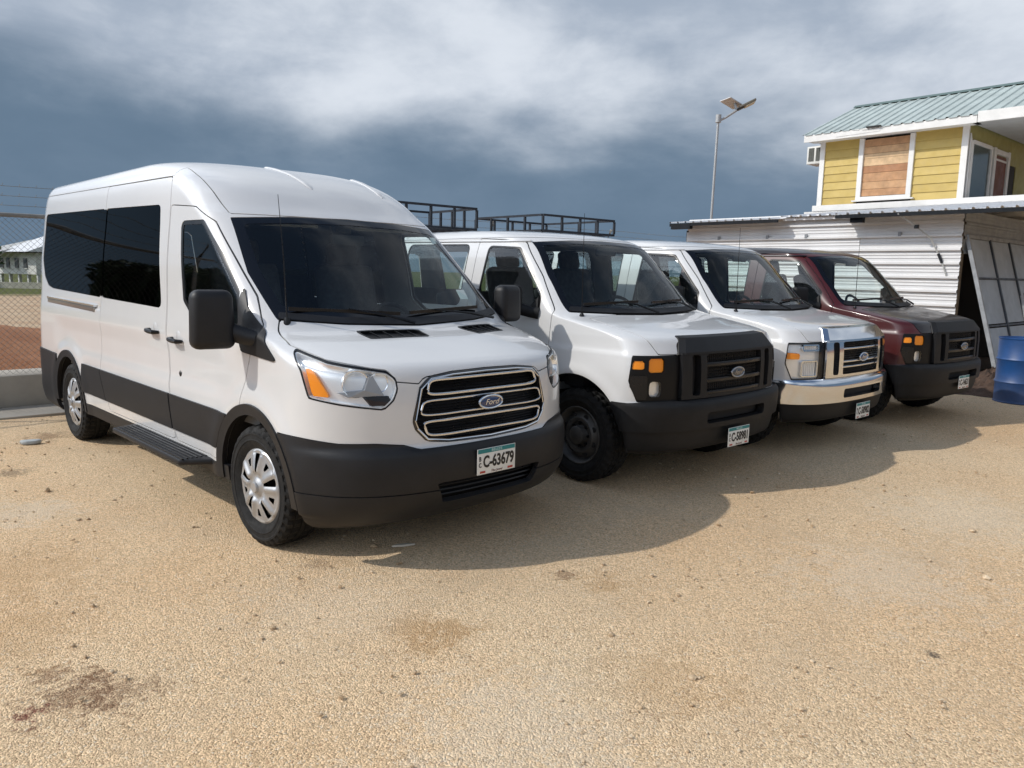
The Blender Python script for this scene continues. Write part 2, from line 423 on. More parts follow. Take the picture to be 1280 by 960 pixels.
class Reg:
    """signed regions on a skin, in the vehicle's own side, front and corner views"""
    def __init__(s, sk):
        P = sk.P; s.x, s.y, s.z = P[..., 0], P[..., 1], P[..., 2]; s.ay = np.abs(s.y); s.q = s.ay-s.x
        s.big = np.full(s.x.shape, 1.)
        s.flank = s.ay > .42; s.sk = sk
        K = np.arange(P.shape[1])
        xc = P[:, len(s.big[0])//2, 0]
    def side(s, poly, r=0., sgn=0, ymin=.42):
        d = sd_poly(s.x, s.z, poly, r); ok = s.ay > ymin
        if sgn: ok = ok & (s.y*sgn > 0)
        return np.where(ok, d, np.maximum(d, .05))
    def front(s, poly, r=0., xmin=-1.2, xmax=9):
        d = sd_poly(s.y, s.z, poly, r); ok = (s.x > xmin) & (s.x < xmax)
        return np.where(ok, d, np.maximum(d, .05))
    def corner(s, poly, r=0., sgn=0, xmin=.0):
        d = sd_poly(s.q, s.z, poly, r); ok = s.x > xmin
        if sgn: ok = ok & (s.y*sgn > 0)
        return np.where(ok, d, np.maximum(d, .05))
    def circ(s, cx, cz, r):
        d = np.hypot(s.x-cx, s.z-cz)-r; return np.where(s.ay > .5, d, np.maximum(d, .05))
    def tail(s, poly, r=0., xmax=-4.0):
        d = sd_poly(s.y, s.z, poly, r); return np.where(s.x < xmax, d, np.maximum(d, .05))
def U(*a):
    o = a[0]
    for b in a[1:]: o = np.minimum(o, b)
    return o
def I(*a):
    o = a[0]
    for b in a[1:]: o = np.maximum(o, b)
    return o
def mirror_poly(half):
    """closed polygon from its right half, listed from top centre round to bottom centre with y > 0"""
    return half+[(-y, z) for y, z in half[::-1] if y > 1e-6]
def wheel(parent, cx, cy, r, sgn, rim_mat, style, width=.24, steer=0.):
    """tyre with tread lugs plus a rim that depends on the vehicle; the axle runs along y"""
    w = bpy.data.objects.new('wheel', None); COL.objects.link(w); w.parent = parent; w.location = (cx, cy, r-.006); w.rotation_euler = (0, 0, steer)
    key = ('tyre', r, width, sgn)
    if key not in PANELS:
        h = width/2; rr = r*.61
        prof = [(rr-.012, -h*.55), (rr, -h*.80), (rr+.012, -h*.86), (rr+.03, -h*.97), (rr+(r-rr)*.36, -h*1.02), (rr+(r-rr)*.38, -h*1.05), (rr+(r-rr)*.42, -h*1.05), (rr+(r-rr)*.44, -h*1.03), (rr+(r-rr)*.60, -h*1.02), (rr+(r-rr)*.64, -h*1.045), (rr+(r-rr)*.72, -h*1.035), (r-.030, -h*.98), (r-.012, -h*.90),
                (r-.003, -h*.78), (r-.001, -h*.62), (r-.010, -h*.60), (r-.010, -h*.54), (r, -h*.52), (r, -h*.20), (r-.010, -h*.18), (r-.010, -h*.12), (r, -h*.10)]
        prof = [(a, b) for a, b in prof]+[(a, -b) for a, b in prof[::-1]]
        m = len(prof)
        def jag(k, q):
            q2 = min(q, m-1-q)
            if 11 <= q2 <= 14: return -.014 if (k+(q2 >= 13)) % 3 == 0 else 0.
            if 17 <= q2 <= 18: return -.012 if (k+1) % 3 == 0 else 0.
            return 0.
        b = MB().lathe(prof, (0, 0, 0), 'y', 108, sgn, 0, jag)
        PANELS[key] = b.build('tyre', m_tyre(), None, angle=30)
        ty = PANELS[key]; ty.parent = w; PANELS[key] = ty.data
    else: raw_obj('tyre', PANELS[key], w)
    h = width/2*sgn
    if style == 'hubcap':
        R0 = r*.625
        # silver cover: a dished disc with ten windows cut right through it
        na, nq = 240, 40
        V = []; phi = np.zeros((nq, na))
        rr = np.linspace(.004, R0, nq); aa = np.linspace(0, 2*math.pi, na, endpoint=False)
        A, Q = np.meshgrid(aa, rr)
        dish = .030*(1-(Q/R0)**2)+.012*np.exp(-(Q/.035)**2)-.012*np.exp(-((Q-R0*.30)/.02)**2)
        A = A+math.pi/10
        k5 = np.abs(((A/(2*math.pi)*5) % 1)-.5)*2*math.pi/5            # angle from the nearest of five spoke pairs
        spoke = np.exp(-((np.abs(k5-.24))*Q/.022)**2)
        dish = dish+.014*spoke*np.clip((Q-R0*.25)/(R0*.2), 0, 1)*np.clip((R0-Q)/(R0*.14), 0, 1)+.006*np.exp(-((Q-R0*.95)/.008)**2)
        phi_s = I(np.abs(k5)*Q-(.006+.040*np.clip(Q/R0-.40, 0, 1)), R0*.38-Q, Q-R0*.88)      # long wedge windows
        kk = np.abs((((A/(2*math.pi)*5)+.5) % 1)-.5)*2*math.pi/5
        phi_b = I(kk*Q-(.005+.060*np.clip(Q/R0-.55, 0, 1)), R0*.60-Q, Q-R0*.80)
        hole = U(phi_s, phi_b); A = A-math.pi/10
        class G: pass
        g = G(); X, Z = Q*np.cos(A), Q*np.sin(A)
        Yo = (h*.80+np.sign(h)*dish)
        g.P = np.stack([X, Yo, Z], -1)
        du = np.roll(g.P, -1, 1)-np.roll(g.P, 1, 1); dv = np.gradient(g.P, axis=0); n = np.cross(dv, du) if sgn < 0 else np.cross(du, dv)
        n = n/(np.linalg.norm(n, axis=-1, keepdims=True)+1e-12)
        if n[nq//2, 0, 1]*sgn < 0: n = -n
        g.N = n
        key = ('hub', r, sgn)
        if key not in PANELS:
            V, Fc, NV = cut(g, -hole, 0, .022)
            if sgn < 0: Fc = [f[::-1] for f in Fc]
            me = bpy.data.meshes.new('hubcap'); me.from_pydata(V, [], Fc); me.polygons.foreach_set('use_smooth', [True]*len(me.polygons))
            nn = np.array(NV); nn /= np.linalg.norm(nn, axis=1, keepdims=True)+1e-12
            me.normals_split_custom_set_from_vertices(nn.tolist()); me.materials.append(rim_mat); PANELS[key] = me
        raw_obj('hubcap', PANELS[key], w)
        MB().lathe([(.0, .0), (.030, .0), (.034, -.006), (.034, -.02)], (0, h*.80+sgn*.047, 0), 'y', 24, sgn).build('centre_cap', m_silver(), w)
        MB().lathe([(R0*1.02, -.005), (R0*1.0, -.06), (.05, -.055), (.0, -.055)], (0, h*.80, 0), 'y', 40, sgn).build('brake_disc', m_void(), w)
    else:
        R0 = r*.60
        b = MB().lathe([(R0*1.03, .0), (R0*1.0, .004), (R0*.95, -.004), (R0*.90, -.035), (R0*.84, -.05), (R0*.74, -.035), (R0*.62, -.012), (R0*.50, -.016), (R0*.44, -.034), (R0*.36, -.034), (R0*.33, -.02), (R0*.32, .018), (R0*.27, .026), (R0*.0, .027)], (0, h*.84, 0), 'y', 56, sgn)
        b.build('steel_rim', rim_mat, w)
        for nm, r_, dy, off, prof, mt in (('lug_nut', .41, .026, 0, [(0, .008), (.011, .008), (.012, 0), (.012, -.02)], m_black()), ('vent_hole', .70, .024, .5, [(0, .002), (.021, .002), (.023, -.004)], m_void())):
            me = PANELS.get((nm, sgn))
            for k in range(8):
                an = 2*math.pi*(k+off)/8; q = (R0*r_*math.cos(an), h*.84-sgn*dy, R0*r_*math.sin(an))
                if me is None: o = MB().lathe(prof, (0, 0, 0), 'y', 10, sgn).build(nm, mt, w, loc=q); me = PANELS[(nm, sgn)] = o.data
                else: raw_obj(nm, me, w, q)
    return w
def plate(parent, x, z, number, tilt=0., y=0.):
    """number plate facing forward (+x): white with a teal header, black figures"""
    p = rbox('licence_plate', (x, y, z), (.004, .298, .150), pbr('plate_white', (.74, .74, .70), .45, var=.04, vscale=20), parent, .0015)
    M0 = Matrix(((0, 0, 1, x+.0025), (1, 0, 0, y), (0, 1, 0, z), (0, 0, 0, 1)))
    MB().box((x+.0028, y, z+.060), (.0010, .288, .024)).build('header_band', pbr('plate_teal', (.01, .20, .21), .45), p)
    ink = pbr('plate_black', (.015, .014, .013), .5); tl = pbr('plate_pale', (.50, .66, .66), .5); red = pbr('plate_red', (.42, .05, .03), .5)
    def T(name, body, size, dy, dz, mt, sx=1., shear=0., bold=0., ex=.0008): text_mesh(name, body, size, mt, p, M0 @ Matrix.Translation((dy, dz, .0006)), shear, sx, extrude=ex, bold=bold)
    T('header_lettering', 'BELIZE', .022, 0, .060, tl, 1.3, ex=.0012)
    T('district_letter', 'B', .036, -.128, .016, ink, .8, bold=.001); T('district_letter', 'C', .036, -.128, -.020, ink, .8, bold=.001)
    T('plate_number', number, .094, .016, -.006, ink, .73, bold=.003)
    T('slogan', 'The Jewel', .020, .0, -.062, pbr('plate_brown', (.20, .10, .08), .5), 1.1, .2)
    for s in (-1, 1): MB().box((x+.0027, y+s*.108, z-.061), (.0010, .040, .012)).build('red_mark', red, p)
    return p
def emblem(parent, c, a, b, blue, mat_ring, lean=0.):
    """oval badge facing forward: domed field, ring, script lettering"""
    n = 40
    fld = MB(); prof = [(0, .012), (.5, .011), (.85, .007), (1., .0)]
    vs = []; fs = []
    for k in range(n):
        an = 2*math.pi*k/n
        for r, h in prof: vs.append((c[0]+h, c[1]+a*r*math.cos(an), c[2]+b*r*math.sin(an)))
    m = len(prof)
    for k in range(n):
        for q in range(m-1): fs.append((k*m+q, k*m+q+1, ((k+1) % n)*m+q+1, ((k+1) % n)*m+q))
    e = fld.add(vs, fs, True).build('emblem', blue, parent)
    ring = MB(); ring.tube([(c[0]+.004, c[1]+a*math.cos(2*math.pi*k/n), c[2]+b*math.sin(2*math.pi*k/n)) for k in range(n)], .0075, 8, closed=True)
    ring.build('emblem_ring', mat_ring, e)
    M0 = Matrix(((0, 0, 1, c[0]+.0115), (1, 0, 0, c[1]), (0, 1, 0, c[2]), (0, 0, 0, 1)))
    text_mesh('lettering', 'Ford', b*1.25, mat_ring, e, M0, .35, 1.15, extrude=.001)
    return e
def seat(parent, x, y, z, w=.50, mat=None, head=True, cols=1, bh=.66):
    s = rbox('seat', (x+.02, y, z), (.50, w, .16), mat or m_seat(), parent, .05, seg=3)
    a = R(-14)
    rot = Matrix.Rotation(a, 3, 'Y')
    rbox('backrest', (x-.24-.05*bh, y, z+.03+bh/2), (.14, w*.94, bh), mat or m_seat(), s, .05, rot, seg=3)
    if head:
        k = cols
        for i in range(k):
            yy = y+(i-(k-1)/2)*w/k
            rbox('headrest', (x-.365, yy, z+.765), (.11, .25, .19), mat or m_seat(), s, .045, rot, seg=3)
    return s
def wiper(parent, pts, blade, mat):
    b = MB().tube(pts, [.011]+[.008]*(len(pts)-2)+[.005], 6); w = b.build('wiper', mat, parent)
    MB().beam(blade[0], blade[1], .012, .022).build('wiper_blade', mat, w)
    return w
# ---------------------------------------------------------------- the tall passenger van, nearest the camera
def build_minibus():
    sk = Skin(MINI, 270, mini_side); g = Reg(sk)
    root = thing('passenger_van', 'tall white van with raised roof, tinted side windows and silver hubcaps, nearest of the row', 'van', (-.7855, 5.0706, 0), -.8015, 'passenger vans parked in a row')
    wh, pl, bk = m_white(), m_plastic(), m_black()
    FX, SY = sk.fx, sk.sy
    # --- openings and regions
    w_slide = [(-2.79, 2.088), (-1.575, 2.062), (-1.45, 1.335), (-2.79, 1.362)]
    w_rear = [(-4.66, 2.115), (-2.805, 2.088), (-2.805, 1.362), (-4.30, 1.397), (-4.46, 1.42), (-4.58, 1.50), (-4.66, 1.68)]
    w_door = [(-1.17, 1.935), (-.80, 1.93), (-.47, 1.695), (-.24, 1.49), (-.17, 1.24), (-.90, 1.30), (-1.06, 1.40)]
    door = [(-1.372, 2.05), (-.95, 2.02), (-.69, 1.915), (-.365, 1.655), (-.13, 1.465), (.03, 1.30), (-.005, 1.20), (-.037, 1.116), (-.095, .948), (-.161, .768), (-.30, .60), (-.40, .435), (-1.19, .435), (-1.254, .708), (-1.33, 1.27)]
    slide = [(-2.80, 2.267), (-1.41, 2.246), (-1.385, 2.05), (-1.345, 1.27), (-1.27, .708), (-1.205, .435), (-2.63, .435), (-2.80, .74)]
    arch = U(g.circ(0, .36, .425), g.circ(-3.75, .36, .425))
    arch_out = U(g.circ(0, .36, .49), g.circ(-3.75, .36, .487))
    ws = g.front(mirror_poly([(0, 1.978), (.45, 1.966), (.795, 1.945), (.865, 1.60), (.855, 1.335), (.5, 1.305), (0, 1.287)]), .0, -1.3)
    ws_in = g.front(mirror_poly([(0, 1.935), (.45, 1.925), (.745, 1.905), (.80, 1.62), (.79, 1.41), (.5, 1.375), (0, 1.355)]), .03, -1.3)
    side_w = U(*[g.side(p, .045) for p in (w_rear, w_door)], g.side(w_slide, .04))
    tail_w = g.tail(mirror_poly([(0, 2.02), (.62, 2.02), (.70, 1.40), (0, 1.36)]), .05)
    hl = g.corner([(.573, 1.207), (.25, 1.148), (-.06, 1.115), (-.19, 1.10), (-.262, 1.06), (-.278, 1.0), (-.25, .94), (-.18, .893), (.135, .922), (.385, .951), (.454, 1.095)], .012)
    grl = g.front(mirror_poly([(0, 1.083), (.25, 1.078), (.40, 1.062), (.462, 1.01), (.512, .83), (.50, .78), (.435, .71), (.3, .692), (0, .684)]), .0, .5)
    ay, x, z = g.ay, g.x, g.z
    zb = np.interp(ay, [0, .48, .56, .70, .86, .97, 1.05], [.672, .672, .700, .716, .718, .735, .745])
    bump = I(z-zb, .30-x, -arch_out)
    intake = g.front([(-.40, .482), (.40, .482), (.345, .362), (-.345, .362)], .01, .5)
    rbump = I(z-np.interp(x, [-5, -4.3], [.80, .78]), x+4.10, -arch_out)
    hood = I(g.front(mirror_poly([(0, 1.290), (.5, 1.308), (.845, 1.335), (.880, 1.27), (.912, 1.212), (.845, 1.152), (.70, 1.116), (.612, 1.102), (.585, 1.042), (.461, 1.026), (.43, 1.058), (.25, 1.080), (0, 1.085)]), 0, -.2), .02-x)
    grl_g = grl-.004
    zr = 2.25-.013*(x+1.4)
    yc = np.interp(x, [-1.70, -1.494, -1.208, -.983, -.815, -.658, -.55], [.72, .749, .774, .781, .784, .783, .79])
    roof_all = U(I(zr-z, x+1.405), I(ay-yc, -1.405-x, 1.97-z, x+.2))
    clad = I(U(g.side([(-3.30, .765), (.2, .745), (.2, .51), (-3.30, .515)], 0)), -arch_out)
    sill = I(.40-z, z-.41, np.full_like(z, -1.))
    wheel_arch_trim = I(arch_out, -arch)
    tri = g.side([(-.225, 1.515), (-.13, 1.40), (.30, 1.118), (-.135, 1.142), (-.19, 1.235)], .004)
    vents = U(*[np.where(x > 0, sd_poly(g.y, x, p, .006), .05) for p in ([(-.477, .283), (-.045, .322), (-.05, .455), (-.462, .43)], [(.28, .302), (.625, .240), (.652, .363), (.36, .44)])])
    dR, dL = g.side(door, .02, -1), g.side(door, .02, 1); sR = g.side(slide, .02, -1)
    gap = .0032
    low = .415-z
    arch_b = U(g.circ(0, .36, .437), g.circ(-3.75, .36, .437))
    openings = U(side_w, ws, tail_w, arch_b, hl, grl, intake)
    # --- shell
    body = J(-openings, -(dR-gap), -(dL-gap), -(sR-gap), -(hood-gap), -(roof_all-gap), -(bump-gap), -(rbump-gap), -(vents), low)
    panel('body', sk, body, wh, root, 0, .02)
    panel('roof', sk, J(roof_all+gap, -ws), wh, root, 0, .02)
    panel('hood', sk, J(hood+gap, -vents, -hl, -grl), wh, root, 0, .02)
    d1 = panel('front_door', sk, J(dR+gap, -side_w, -arch_b, low), wh, root, 0, .02)
    d2 = panel('front_door', sk, J(dL+gap, -side_w, -arch_b, low), wh, root, 0, .02)
    d3 = panel('sliding_door', sk, J(sR+gap, -side_w, low), wh, root, 0, .02)
    panel('inner_lining', sk, J(-U(side_w, ws, tail_w, arch, grl+.0, hl, intake)+.004, .30-z), m_cabin(), root, -.024, 0)
    # --- glass
    panel('windscreen', sk, ws_in, m_wind(), root, -.004, 0)
    panel('windscreen_border', sk, J(ws+.002, -ws_in), pbr('frit_black', (.003, .003, .004), .06), root, -.002, .01)
    panel('quarter_window', sk, J(g.side(w_rear, .045)+.004), m_privacy(), root, -.003, .006)
    panel('window', sk, J(g.side(w_slide, .04, -1)+.004), m_privacy(), d3, -.003, .006)
    panel('window', sk, J(g.side(w_slide, .04, 1)+.004), m_privacy(), root, -.003, .006)
    for s, dd in ((-1, d1), (1, d2)):
        wi = g.side(w_door, .045, s)
        panel('window', sk, wi+.028, m_side(), dd, -.006, 0)
        panel('window_seal', sk, J(wi+.002, -(wi+.028)), bk, dd, -.002, .01)
    for s in (-1, 1): panel('window_divider', sk, g.side([(-2.822, 2.084), (-2.773, 2.083), (-2.773, 1.368), (-2.822, 1.369)], 0, s), m_privacy(), root, .0015, .004)
    panel('rear_window', sk, tail_w+.004, m_privacy(), root, -.003, 0)
    # --- black lower trim
    for s in (-1, 1):
        half = np.where(g.y*s > 0, -1., .05)
        panel('wheel_arch_trim', sk, J(g.circ(0, .36, .49), -g.circ(0, .36, .425), .33-z, half, -(bump+.002)), pl, root, .012, .03)
        panel('wheel_arch_trim', sk, J(g.circ(-3.75, .36, .487), -g.circ(-3.75, .36, .425), .33-z, half), pl, root, .012, .03)
        cl = J(clad, half)
        panel('door_cladding', sk, J(cl, g.side(door, .02, s)+.004), pl, d1 if s < 0 else d2, .013, .013)
        [panel('side_cladding', sk, J(cl, e, -(g.side(slide, .02, s)-.003), -(g.side(door, .02, s)-.003)), pl, root, .013, .013) for e in (x+2.0, -1.0-x)]
        panel('sliding_door_cladding', sk, J(cl, g.side(slide, .02, s)+.004), pl, d3 if s < 0 else root, .013, .013)
        panel('sill_trim', sk, J(z-.412, .318-z, x+.36, -3.36-x, half), pl, root, .004, .03)
    lip = J(bump, z-.437); up_b = J(bump, .441-z, -intake)
    fb = panel('front_bumper', sk, up_b, pl, root, .006, .03)
    panel('bumper_lip', sk, J(lip, -intake), pl, fb, .010, .03)
    panel('intake_back', sk, intake+.001, m_void(), fb, -.10, 0)
    sl_ = MB()
    for zz in (.395, .425, .455):
        sl_.tube([(FX(yy, zz)-.035, yy, zz) for yy in np.linspace(-.36, .36, 9)], .006, 6)
    sl_.build('intake_slats', bk, fb)
    rb = panel('rear_bumper', sk, rbump, pl, root, .012, .03)
    rbox('step_block', (-4.93, -.70, .63), (.08, .28, .07), pl, rb, .01)
    # --- wheel wells, floor
    for cx in (0, -3.75):
        for s in (-1, 1):
            b = MB(); n = 24; vs = []; fs = []
            for k in range(n+1):
                an = math.pi*(-.02+1.04*k/n)
                for yy in (.97, .62): vs.append((cx+.455*math.cos(an), s*yy, .36+.455*math.sin(an)))
            for k in range(n): fs.append((2*k, 2*k+1, 2*k+3, 2*k+2))
            b.add(vs+[(cx, s*.62, .36)], fs+[(2*k+1, 2*k+3, 2*n+2) for k in range(n)]).build('wheel_well', m_void(), root, fix=False)
    b = MB().box((-2.0, 0, .37), (5.3, 1.3, .10)).box((-1.9, 0, .50), (2.7, 1.84, .16)).box((.62, 0, .50), (.35, 1.1, .30)).box((.50, 0, .315), (.30, 1.36, .14)).beam((-3.75, -.8, .36), (-3.75, .8, .36), .09).beam((0, -.8, .33), (0, .8, .33), .07)  # low front box added to block sunlight slipping under the bumper
    b.build('underbody', m_void(), root)
    # --- headlamps
    for s in (-1, 1):
        reg = g.corner([(.573, 1.207), (.25, 1.148), (-.06, 1.115), (-.19, 1.10), (-.262, 1.06), (-.278, 1.0), (-.25, .94), (-.18, .893), (.135, .922), (.385, .951), (.454, 1.095)], .012, s)
        amb = g.corner([(.425, 1.120), (.365, 1.108), (.218, .962), (.362, .966)], .006, s)
        h = panel('headlight', sk, reg+.006, m_lens(), root, -.002, 0)
        panel('headlight_seal', sk, J(reg+.001, -(reg+.009)), bk, h, .0008, .006)
        panel('reflector_wall', sk, J(reg+.003, -(reg+.013)), m_bright(), h, -.005, .045)
        panel('reflector_housing', sk, J(reg+.004, -amb), m_bright(), h, -.040, 0)
        panel('indicator', sk, amb, m_amber(), h, -.016, .026)
        # two round bowls and a dark projector corner, facing forward
        for qy, zz, r0, depth in ((.76, 1.030, .068, .05), (.655, 1.035, .050, .04)):
            xc = FX(qy, zz)-.040; nrm = Vector((.93, s*.36, .04)).normalized()
            qd = nrm.to_track_quat('X', 'Z').to_matrix()
            n = 28; vs = []; fs = []; prof = [(.0, -depth), (.35, -depth*.92), (.7, -depth*.55), (.95, -.006), (1.0, .004), (1.06, .006), (1.10, -.004), (1.10, -.03)]; m = len(prof)
            for k in range(n):
                an = 2*math.pi*k/n
                for r, hh in prof: vs.append(Vector((xc, s*qy, zz))+qd @ Vector((hh, r*r0*math.cos(an), r*r0*math.sin(an))))
            for k in range(n):
                for q in range(m-1): fs.append((k*m+q, k*m+q+1, ((k+1) % n)*m+q+1, ((k+1) % n)*m+q))
            MB().add(vs, fs, True).build('lamp_bowl', m_bowl(), h)
            MB().lathe([(0, .012), (.009, .010), (.012, -.02)], (xc-depth*.5, s*qy, zz), 'x', 12).build('bulb', pbr('bulb_glass', (.9, .9, .86), .05), h)
        MB().prism([(.60, .915), (.70, .915), (.735, .965), (.615, .965)], 0, .02, lambda a, b, t: (FX(a, b)-.045+t, s*a, b)).build('dark_corner', m_void(), h)
        MB().prism([(.64, .970), (.80, .962), (.84, .985), (.73, 1.0), (.70, 1.075), (.685, 1.075)], 0, .022, lambda a, b, t: (FX(a, b)-.045+t, s*a, b)).build('grey_divider', pbr('grey_lamp_web', (.30, .31, .33), .35, .3), h)
    # --- grille: black frame, fine mesh, three chrome rings, badge
    gr = panel('grille', sk, grl, m_void(), root, -.055, 0)
    gi = g.front(mirror_poly([(0, 1.083), (.25, 1.078), (.40, 1.062), (.462, 1.01), (.512, .83), (.50, .78), (.435, .71), (.3, .692), (0, .684)]), 0, .5)
    panel('grille_frame', sk, J(gi+.001, -(gi+.022)), pbr('gloss_black', (.008, .008, .009), .15, coat=.6), gr, .004, .05)
    outer = [(0, 1.070), (.25, 1.065), (.39, 1.050), (.45, 1.0), (.497, .83), (.486, .785), (.428, .722), (.3, .705), (0, .698)]
    outer = mirror_poly(outer)
    MB().tube([(FX(a, b)+.006, a, b) for a, b in outer], .0055, 6, closed=True).build('chrome_outline', m_chrome(), gr)
    mesh = MB()
    for zz in np.arange(.715, 1.06, .0155):
        hw = np.interp(zz, [.70, .79, .83, 1.0, 1.06], [.42, .48, .49, .44, .36])
        mesh.tube([(FX(yy, zz)-.036, yy, zz) for yy in np.linspace(-hw, hw, 13)], .0042, 4, caps=False)
    mesh.build('grille_mesh', bk, gr)
    for zc, hw, hh, th in ((1.004, .410, .040, .0095), (.893, .456, .040, .0065), (.780, .440, .040, .0085)):
        P = []; n = 72
        for k in range(n):
            an = 2*math.pi*(k+.5)/n; ca, sa = math.cos(an), math.sin(an)
            e = 8
            a = hw*np.sign(ca)*abs(ca)**(2/16); b_ = hh*np.sign(sa)*abs(sa)**(2/4.5)
            a *= 1-.06*(b_/hh)*(1 if zc > .85 else -1)*.5
            a = a*(1-.0); zz = zc+b_; P.append((FX(a, zz)+.002, a, zz))
        MB().tube(P, th, 8, closed=True, flat=.75).build('grille_ring', m_chrome(), gr)
    emblem(gr, (FX(0, .892)+.012, 0, .892), .088, .037, pbr('badge_blue', (.012, .035, .12), .2, coat=.8), m_chrome())
    plate(root, 1.012, .563, 'C-63679')
    # --- flank details
    for xx, zz, par in ((-1.545, 1.172, d3), (-1.118, 1.138, d1)):
        y = -SY(xx, zz)
        hb = MB().tube([(xx-.085, y-.004, zz+.004), (xx-.065, y-.040, zz), (xx, y-.048, zz-.003), (xx+.065, y-.040, zz-.006), (xx+.085, y-.004, zz-.008)], [.012, .016, .017, .016, .012], 8, flat=.8)
        hh = hb.build('door_handle', bk, par)
        MB().lathe([(0, .001), (.030, .0005), (.042, -.004)], (xx+.01, y-.002, zz+.02), 'y', 20, -1).build('handle_cup', m_white(), hh)
    MB().lathe([(0, .006), (.016, .005), (.022, .0), (.022, -.01)], (-1.10, -SY(-1.10, .908), .908), 'y', 20, -1).build('lock_cover', bk, d1)
    rl = MB().beam((-4.44, -SY(-3.6, 1.285)-.004, 1.285), (-2.95, -SY(-3.2, 1.268)-.006, 1.262), .026, .050).build('door_rail', pbr('dull_chrome', (.42, .42, .42), .30, .9), root, .004)
    MB().beam((-4.44, -SY(-3.6, 1.285)-.008, 1.309), (-2.92, -SY(-3.2, 1.268)-.010, 1.287), .030, .014).build('rail_trim', m_chrome(), rl)
    for s, dd in ((-1, d1), (1, d2)):
        tp = panel('mirror_mount', sk, np.where(g.y*s > 0, tri, .05), pl, root, .010, .012)
        m = MB().box((-.135, s*1.155, 1.335 if s < 0 else 1.395), (.135, .245, .335 if s < 0 else .28), Matrix.Rotation(s*R(10), 3, 'Z'), .93).build('wing_mirror', pl, dd, bevel=.048, seg=4)
        MB().box((-.203, s*1.146, 1.345), (.006, .19, .27), Matrix.Rotation(s*R(10), 3, 'Z')).build('mirror_glass', m_chrome(), m)
        MB().tube([(-.10, s*1.05, 1.26), (-.03, s*.99, 1.235), (.03, s*.955, 1.225)], [.055, .05, .045], 10, flat=.7).build('mirror_arm', pl, m)
    # running board under the sliding door
    bd = MB().prism([(-2.08, -.93), (-2.00, -1.165), (-.70, -1.165), (-.54, -.93)], .375, .415).build('running_board', pl, root, bevel=.012)
    rg = MB()
    for k in range(7): rg.box((-1.33, -1.145+k*.030, .417), (1.30, .012, .008))
    rg.build('tread_ribs', bk, bd)
    br = MB()
    for xx in (-1.85, -.85): br.beam((xx, -1.10, .375), (xx, -.60, .42), .05, .03)
    br.build('board_bracket', m_void(), bd)
    # --- hood vents, wipers, antenna
    for pts in ([(-.477, .283), (-.045, .322), (-.05, .455), (-.462, .43)], [(.28, .302), (.625, .240), (.652, .363), (.36, .44)]):
        c = np.mean(pts, 0)
        vv = np.where(x > 0, sd_poly(g.y, x, pts, .006), .05)
        v = panel('hood_vent', sk, vv+.002, m_void(), root, -.016, 0)
        fr = J(vv, -(vv+.012)); panel('vent_frame', sk, fr, bk, v, .003, .02)
        gb = MB(); p = np.array(pts)
        for t in np.linspace(.2, .8, 4):
            a = p[0]*(1-t)+p[1]*t; b_ = p[3]*(1-t)+p[2]*t
            za = [np.interp(-q[1], -sk.fx(q[0], sk.L[:, 0][(sk.L[:, 0] > 1.1) & (sk.L[:, 0] < 1.34)]), sk.L[:, 0][(sk.L[:, 0] > 1.1) & (sk.L[:, 0] < 1.34)]) for q in (a, b_)]
            gb.beam((a[1], a[0], za[0]-.004), (b_[1], b_[0], za[1]-.004), .008, .006)
        gb.build('vent_slats', bk, v)
    def onws(y, z, o=.02): return (FX(y, z)+o*.8, y, z+o*.6)
    wiper(root, [onws(-.05, 1.290, .03), onws(-.25, 1.335, .045), onws(-.45, 1.375, .035)], (onws(-.78, 1.385), onws(-.10, 1.350)), bk)
    wiper(root, [onws(.70, 1.300, .03), onws(.45, 1.330, .045), onws(.20, 1.360, .035)], (onws(-.02, 1.355), onws(.62, 1.378)), bk)
    panel('cowl', sk, g.front(mirror_poly([(0, 1.335), (.5, 1.345), (.83, 1.375), (.846, 1.338), (.5, 1.310), (0, 1.292)]), 0, -.5), pl, root, .006, .01)
    an = MB().lathe([(0, .03), (.014, .025), (.022, 0), (.022, -.03)], (.095, -.812, 1.325), 'z', 14).build('antenna', bk, root)
    MB().tube([(.095, -.812, 1.33), (.075, -.814, 1.68), (.030, -.817, 2.045)], [.0045, .0032, .0018], 5).build('antenna_rod', bk, an)
    # pressed ribs on the roof cap
    for pts in ([(-1.50, -.135), (-.89, -.078)], [(-1.40, .56), (-.91, .54)]):
        (x0, y0), (x1, y1) = pts; P = []
        zs = sk.L[:, 0]; sel = (zs > 1.98) & (zs < 2.44)
        for t in np.linspace(0, 1, 14):
            xx, yy = x0+(x1-x0)*t, y0+(y1-y0)*t
            xs = np.array([sk.fx(yy, q) for q in zs[sel]]); P.append((xx, yy, float(np.interp(-xx, -xs, zs[sel]))+.001))
        MB().tube(P, [.002]+[.011]*12+[.002], 8, flat=2.2).build('roof_rib', wh, root)
    # --- wheels
    for cx in (0, -3.75):
        for s in (-1, 1): wheel(root, cx, s*.862, .362, s, m_silver(), 'hubcap', .235, R(2) if cx == 0 else 0)
    # --- cabin
    dash = MB().prism([(.20, 1.0), (.18, 1.24), (-.10, 1.30), (-.38, 1.26), (-.50, 1.05), (-.45, .75), (.0, .70)], -.86, .86, lambda a, b, t: (a, t, b)).build('dashboard', pbr('dark_dash', (.035, .037, .042), .75), root, bevel=.04)
    sw = MB().tube([(-.58+.055*math.sin(2*math.pi*k/24)*.0-.08*math.cos(2*math.pi*k/24), .42+.19*math.sin(2*math.pi*k/24), 1.22+.16*math.cos(2*math.pi*k/24)) for k in range(24)], .016, 8, closed=True).build('steering_wheel', m_void(), root)
